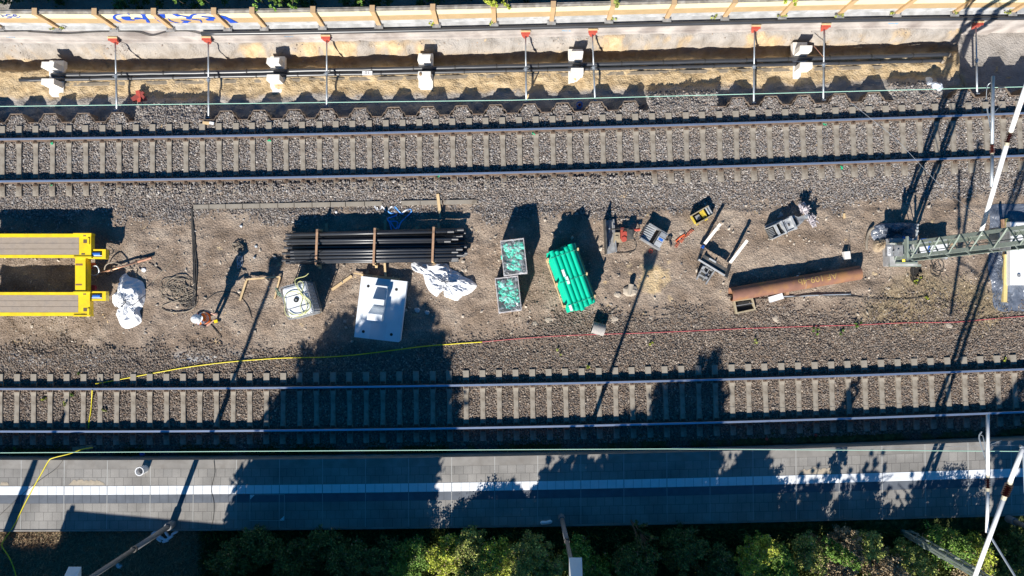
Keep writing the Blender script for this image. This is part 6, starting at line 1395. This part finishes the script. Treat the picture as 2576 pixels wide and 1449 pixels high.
for (u, v, r, seed, lab) in ((2305,690,22,41,'dark patch on the soil below the mast'),):
    p = PG(u, v); b = MB(); n = 14; rr = random.Random(seed); b.add([(p.x+math.cos(6.283*k/n)*r/72*(.8+.4*rr.random())*.75, p.y+math.sin(6.283*k/n)*r/72*(.8+.5*rr.random()), gh(p.x, p.y)+.012) for k in range(n)], [tuple(range(n))]); tag(b.build('dark_patch', mat('dark_soil', (.02,.018,.016), .95)), lab, 'patch')  # flat dark patch laid on the soil
# ---- black foil with white container at the right edge
o = crumple('plastic_foil', [(2490,560),(2489,530),(2498,515),(2530,513),(2575,513),(2640,513),(2640,783),(2575,783),(2530,785),(2505,778),(2497,760),(2494,720),(2488,690),(2486,640),(2492,600),(2488,580)], .11, M_foil, 'dark plastic foil spread under the white container', 'foil', seed=55, rings=26, seg=160, base=.02, folds=.9)
zc = .34; e = empty('white_container', P(2600, 640, 0), 'white flat roofed container on timber at the right edge', 'container')
b = MB(); px_prism(b, rect(2541, 558, 2700, 717), zc, .05); b.build('body', M_white_paint, e)
b = MB(); px_prism(b, rect(2544, 560, 2700, 715), zc+.02, zc+.001); b.build('roof_panel', M_white_paint, e)
b = MB(); px_prism(b, rect(2545, 571, 2700, 572.2), zc+.024, zc+.0205); b.build('roof_joint', M_steel_d, e)
q = P(2562, 693, zc+.02); b = MB(); b.tube([q, q+Vector((0,0,.03))], .06, 10); b.build('roof_vent', M_steel_g, e)
board(2531,550,2526,760,.13,.12,mat('yellow_timber', (.72,.55,.22), .7),'long yellow timber under the left side of the white container', z=.03)
tag(board(2522,552,2528,640,.06,.10,M_brownwood,'x', z=.45), 'brown board on edge beside the white container')
# bits in the trench
e = empty('steel_offcuts', PG(352, 240), 'red painted steel offcuts lying in the trench', 'steel offcuts')
for (u0, v0, u1, v1, w) in ((347,228,352,258,.14),(352,232,370,258,.10),(333,252,356,236,.16),(345,248,362,232,.08)):
    b = MB(); b.beam(P(u0, v0, -.40+.04*w*10), P(u1, v1, -.36), w, .08); b.build('offcut', mat('dull_red_primer', (.30,.06,.05), .7) if v0 != 228 else M_red, e)
q = PG(1458, 264, .03); e = empty('blue_coil', q, 'bright blue hose coil between two sheet piles', 'hose coil'); b = MB(); b.tube([q+Vector((.085*math.cos(a)*(1+.15*(a % 2)), .085*math.sin(a)*(1+.15*(a % 2)), .01+a*.002)) for a in np.linspace(0, 24, 80)], .016, 6); b.tube([q+Vector((-.12,-.13,0)), q+Vector((.12,-.13,0))], .014, 6); b.build('hose', M_sleeveblue, e)
b = MB(); b.tube([q, q+Vector((0,0,.03))], .045, 10); b.build('hub', mat('dark_red', (.25,.02,.04), .5), e)
for i, (u0, v0, u1, v1) in enumerate(((2383,197,2388,217),(2392,198,2399,220),(2400,196,2408,218),(2409,192,2418,214),(2416,186,2424,212),(2422,190,2429,216),(2386,222,2420,216))):
    a, c = P(u0, v0, -.62+.03*i), P(u1, v1, -.60+.02*i); b = MB(); b.beam(a, c, .085, .07); tag(b.build('wood_block', M_woodg), 'short timber block on the pile at the trench end', 'block', 'timber blocks piled at the trench end')
for i, (u, v, w, lab) in enumerate(((2336,205,.12,'white crumpled scrap at the right end of the trench'),(2350,217,.1,'blue grey scrap beside the white one in the trench'),(2362,220,.08,'pale small scrap near the timber blocks'))):
    crumple('litter', [(u-8,v-9),(u+4,v-11),(u+8,v-2),(u+4,v+8),(u-6,v+7)], w, M_lblue, lab, 'litter', seed=60+i, seg=24, rings=4)
b = MB(); b.tube([P(2386,138,-.47), P(2391,139,-.47)], .085, 12); b.tube([P(2368,154,-.5), P(2373,156,-.5)], .075, 12); tag(b.build('end_plugs', M_cable_t), 'grey end plugs of the two trench pipes at the right', 'plugs')
tube_obj('rebar', [(1322,256,.05),(1325,247,.4),(1330,238,.7)], .03, M_wood, 'wood stake beside the fourth prop foot', 'stake', k=2)
b = MB(); b.tube([P(115+2000,115,.0), P(2144,142,-.1)], .015, 6); 
b = MB(); b.tube([P(2047,115,.1), P(2072,144,.0)], .012, 6); tag(b.build('rust_bar', M_rustpipe), 'thin rusty bar between the rightmost saddle and a prop', 'bar')
# litter on the bank and the yard
LB = [(392,1338,24,9,.6),(402,1350,20,8,-.5),(420,1343,16,7,-1.0),(412,1356,20,7,-.3),(428,1352,18,8,.6),(417,1361,16,7,.3),(400,1358,14,6,-.7),(440,1340,18,7,.5),(300,1423,9,5,.4)]
for i, (u, v, l, w, a) in enumerate(LB[:8]):
    p = PG(u, v, .08); b = MB(); b.tube([p+Vector((-math.cos(a)*l/150, -math.sin(a)*l/150, 0)), p+Vector((-math.cos(a)*l/220, -math.sin(a)*l/220, .01)), p+Vector((math.cos(a)*l/220, math.sin(a)*l/220, .01)), p+Vector((math.cos(a)*l/150, math.sin(a)*l/150, 0))], [w/200, w/150, w/150, w/210], 8)
    tag(b.build('plastic_bottle', M_lblue), 'pale plastic bottle in the litter heap at the left lamp post', 'bottle', 'bottles heaped at the foot of the left lamp')
p = PG(1375, 1313, .2); p.z = .80; e = empty('litter_bag', p, 'small pale capsule shaped bag left of the middle lamp base', 'bag'); b = MB(); b.tube([p+Vector((-.22,-.01,0)), p+Vector((-.16,-.01,0)), p+Vector((0,0,0)), p+Vector((.13,.03,0)), p+Vector((.19,.03,0))], [.03,.07,.06,.07,.03], 10); b.build('bag', M_lblue, e)
for i, (u, v, s, m, lab) in enumerate(((558,1173-1.5,.0,M_lblue,''),(301,1142,.0,M_lblue,''),(359,1143,.10,M_sleeveblue,'small blue scrap in the grass above the white bin'),(300,1423,.12,M_lblue,'small pale scrap under the lamp pole'),(582,1190,.0,M_lblue,''),(645,620,.06,M_galv,'small grey rag on the soil left of the pipe bundle'),(641,648,.05,M_galv,'pale scrap left of the pipe ends'),(607,569,.05,M_lblue,'small white and dark scrap above the rope tangle'),(846,534,.05,M_tarp,'tiny white cap in the shadow of the pipe bundle'),(1050,780,.10,M_steel_l,'pale flat scrap right of the white concrete slab, upper of two'),(1075,786,.09,M_steel_l,'pale flat scrap right of the white concrete slab, lower of two'),(1165,1130-265+0,.0,M_lblue,''),(2250-0,0,.0,M_lblue,''),(362,679,.09,M_tarp,'tiny white strip above the white sack'),(2353,425-240+0,.0,M_lblue,''),(2338,0,.0,M_lblue,''),(1928,1104,.07,M_red,'tiny red marker in the shade by the lower track'),(2051,1094,.07,M_red,'red cap marker in the shade above the overhead wire'))):
    if s: crumple('litter', [(u-s*70,v-s*40),(u+s*20,v-s*60),(u+s*70,v-s*10),(u+s*30,v+s*60),(u-s*50,v+s*40)], .03, m, lab, 'litter', seed=80+i, seg=20, rings=3)
def sheet_scrap(): pass
# signs of paint on ballast
for i, (u, v, m, lab) in enumerate(((1447,0,M_green,''),)): pass
for i, (u, v, where) in enumerate(((130,360,'below the upper rail at the far left'),(130,464,'beside the lower rail at the far left'),(677,352,'below the upper rail above the kerb row'),(1104,442,'beside the lower rail above the pipe bundle'),(1342,336,'below the upper rail near the fourth prop'),(2075,312,'below the upper rail under the second prop from the right'),(2117,422,'beside the lower rail right of the milling head'))):
    b = MB(); rr = random.Random(i)
    for k in range(4):
        p = P(u+rr.uniform(-3,3), v+rr.uniform(-3,3), .13); b.box(p, (.05,.035,.012), rr.random()*3)
    tag(b.build('survey_mark', mat('green_spray', (.02,.55,.25), .6)), 'small green paint mark '+where, 'paint mark')
# ================================================================ THE WORKER
def person():
    q = PG(545, 799); e = empty('person', (q.x, q.y, gh(q.x, q.y)), 'worker in orange safety vest and white helmet standing by the cable heap', 'person')
    J = {}; E_ = []; names = []
    def j(n, p, r, par=None):
        names.append(n); J[n] = (Vector(p), r)
        if par: E_.append((par, n))
    j('pelvis', (0,0,.94), (.15,.12)); j('waist', (-.02,0,1.08), (.145,.115), 'pelvis'); j('chest', (-.0,0,1.28), (.165,.125), 'waist'); j('upper', (.03,0,1.42), (.13,.10), 'chest')
    j('neck', (.02,0,1.50), (.055,.055), 'upper'); j('chin', (.03,0,1.56), (.07,.065), 'neck'); j('head', (.03,0,1.64), (.10,.085), 'chin'); j('crown', (.02,0,1.71), (.09,.08), 'head')
    for s, t in ((1,'l'),(-1,'r')):
        j('sh'+t, (.03,s*.185,1.41), (.065,.065), 'upper'); j('ua'+t, (.04,s*.235,1.28), (.056,.056), 'sh'+t); j('el'+t, (.06,s*.265,1.13), (.046,.046), 'ua'+t)
        j('fa'+t, (.20,s*.20,1.10), (.042,.042), 'el'+t); j('wr'+t, (.32,s*.12,1.08), (.030,.028), 'fa'+t); j('pa'+t, (.38,s*.09,1.075), (.036,.020), 'wr'+t)
        for k, (dy, l) in enumerate(((.028,.055),(.010,.068),(-.010,.062),(-.027,.050))):
            j('f%da%s' % (k, t), (.42,s*(.085+dy*.9),1.070), (.0095,.0095), 'pa'+t); j('f%db%s' % (k, t), (.42+l*.6,s*(.082+dy),1.055), (.0085,.0085), 'f%da%s' % (k, t)); j('f%dc%s' % (k, t), (.42+l*.75,s*(.075+dy),1.030), (.007,.007), 'f%db%s' % (k, t))
        j('ta'+t, (.375,s*.055,1.075), (.011,.011), 'pa'+t); j('tb'+t, (.405,s*.040,1.068), (.009,.009), 'ta'+t)
        j('hip'+t, (0,s*.095,.88), (.095,.095), 'pelvis'); j('th'+t, (.02,s*.11,.68), (.080,.078), 'hip'+t); j('kn'+t, (.03,s*.12,.49), (.058,.058), 'th'+t); j('ca'+t, (.0,s*.13,.32), (.055,.055), 'kn'+t)
        j('an'+t, (-.02,s*.135,.10), (.045,.045), 'ca'+t); j('heel'+t, (-.03,s*.135,.05), (.048,.048), 'an'+t); j('toe'+t, (.13,s*.15,.04), (.045,.038), 'heel'+t)
    me = bpy.data.meshes.new('body'); me.from_pydata([tuple(J[n][0]) for n in names], [(names.index(a), names.index(b_)) for a, b_ in E_], [])
    ob = bpy.data.objects.new('body', me); COL.objects.link(ob); md = ob.modifiers.new('skin', 'SKIN'); md.use_smooth_shade = True
    lay_ = me.skin_vertices[0].data if me.skin_vertices else None
    if lay_ is None:
        bpy.context.view_layer.objects.active = ob; bpy.ops.object.modifier_remove(modifier='skin') if False else None
        bm = bmesh.new(); bm.from_mesh(me); bm.verts.layers.skin.verify(); bm.to_mesh(me); bm.free(); lay_ = me.skin_vertices[0].data
    for i, n in enumerate(names): lay_[i].radius = J[n][1]; lay_[i].use_root = (i == 0)
    ob.modifiers.new('sub', 'SUBSURF').levels = 2; ob.modifiers['sub'].render_levels = 2
    dg = bpy.context.evaluated_depsgraph_get(); dg.update(); m2 = bpy.data.meshes.new_from_object(ob.evaluated_get(dg)); bpy.data.objects.remove(ob)
    m2.materials.clear()
    for m in (M_skin, M_cloth, M_boot, mat('grey_shirt', (.10,.09,.10), .9)): m2.materials.append(m)
    for p in m2.polygons:
        c = p.center; z = c.z
        if z < .13: k = 2
        elif z < .98 and c.x < .2: k = 1
        elif c.x > .10 and z < 1.2: k = 0
        elif z > 1.47: k = 0
        else: k = 3
        p.material_index = k; p.use_smooth = True
    m2.name = 'body'; o = bpy.data.objects.new('body', m2); COL.objects.link(o); o.parent = e
    # vest, rings around the torso
    V = MB(); n = 22; R = [(.88,.0,.185,.15),(.95,-.0,.18,.15),(1.02,-.01,.178,.148),(1.10,-.015,.175,.145),(1.18,-.01,.182,.15),(1.26,.0,.192,.155),(1.33,.01,.200,.152),(1.40,.02,.205,.138),(1.455,.03,.175,.105),(1.485,.045,.10,.075)]
    vs = []
    for z, cx, ry, rx in R: vs += [(q.x+cx+math.cos(6.283*k/n)*rx*1.18, q.y+math.sin(6.283*k/n)*ry*1.08, e.location.z+z) for k in range(n)]
    for r_ in range(len(R)-1):
        for k in range(n):
            V.mi = 1 if r_ in (2, 4) or (r_ > 4 and k % n in (3,4, 18,19, 7,8, 14,15)) else 0
            V.add([], []); V.f.append((r_*n+k, r_*n+(k+1) % n, (r_+1)*n+(k+1) % n, (r_+1)*n+k)); V.m.append(V.mi)
    V.v = [tuple(p) for p in vs]; V.build('safety_vest', [M_hivis, M_refl], e, smooth=True)
    # helmet: dome, brim, ridge
    hc = Vector((q.x+.02, q.y, e.location.z+1.665)); b = MB(); vs = []; n = 24
    for r_, z in ((.150,-.005),(.148,.03),(.140,.065),(.118,.105),(.08,.132),(.03,.145)): vs += [tuple(hc+Vector((math.cos(6.283*k/n)*r_*1.08, math.sin(6.283*k/n)*r_*.92, z))) for k in range(n)]
    b.add(vs, [(r_*n+k, r_*n+(k+1) % n, (r_+1)*n+(k+1) % n, (r_+1)*n+k) for r_ in range(5) for k in range(n)]+[tuple(range(5*n, 6*n))])
    br = [tuple(hc+Vector((math.cos(6.283*k/n)*(.165+.045*max(0, math.cos(6.283*k/n)))*1.06, math.sin(6.283*k/n)*.155, -.008))) for k in range(n)]; k0 = len(b.v); b.add(br, [(k0-k0+k, (k+1) % n, 0, 0) for k in range(0)]); b.f += [(k, (k+1) % n, k0+(k+1) % n, k0+k) for k in range(n)]; b.m += [0]*n
    b.tube([hc+Vector((.11,0,.10)), hc+Vector((.04,0,.148)), hc+Vector((-.04,0,.148)), hc+Vector((-.11,0,.10))], .012, 6)
    b.build('helmet', M_helmet, e, smooth=True)
    hd = Vector((q.x+.03, q.y, e.location.z+1.62)); b = MB(); b.tube([hd+Vector((.085,0,.03)), hd+Vector((.115,0,-.005)), hd+Vector((.09,0,-.015))], [.008,.016,.012], 7); b.build('nose', M_skin, e, smooth=True)
    for s in (-1, 1):
        b = MB(); b.tube([hd+Vector((.0,s*.078,.015)), hd+Vector((-.005,s*.095,.0)), hd+Vector((.0,s*.08,-.025))], .013, 6); b.build('ear', M_skin, e, smooth=True)
        b = MB(); b.tube([hd+Vector((.086,s*.032,.018)), hd+Vector((.092,s*.032,.018))], .011, 8); b.build('eye', M_black, e)
    b = MB(); b.tube([hd+Vector((.088,-.022,-.042)), hd+Vector((.095,0,-.044)), hd+Vector((.088,.022,-.042))], .006, 5); b.build('mouth', mat('lip', (.40,.16,.13), .5), e)
    b = MB(); b.box(Vector((q.x+.43, q.y-.10, e.location.z+1.09)), (.12,.10,.05), .3); bb = b.build('yellow_tool', M_yellow); tag(bb, 'small yellow tool held in the hands of the worker', 'tool')
    e.rotation_euler = (0, 0, math.radians(8)); return e
person()
tube_obj('steel_bar', [(527,812,.03),(542,830,.03),(557,850,.03)], .016, M_cable_d, 'dark steel bar on the ground below the worker', 'bar', k=2)
print('objects', len(bpy.data.objects))
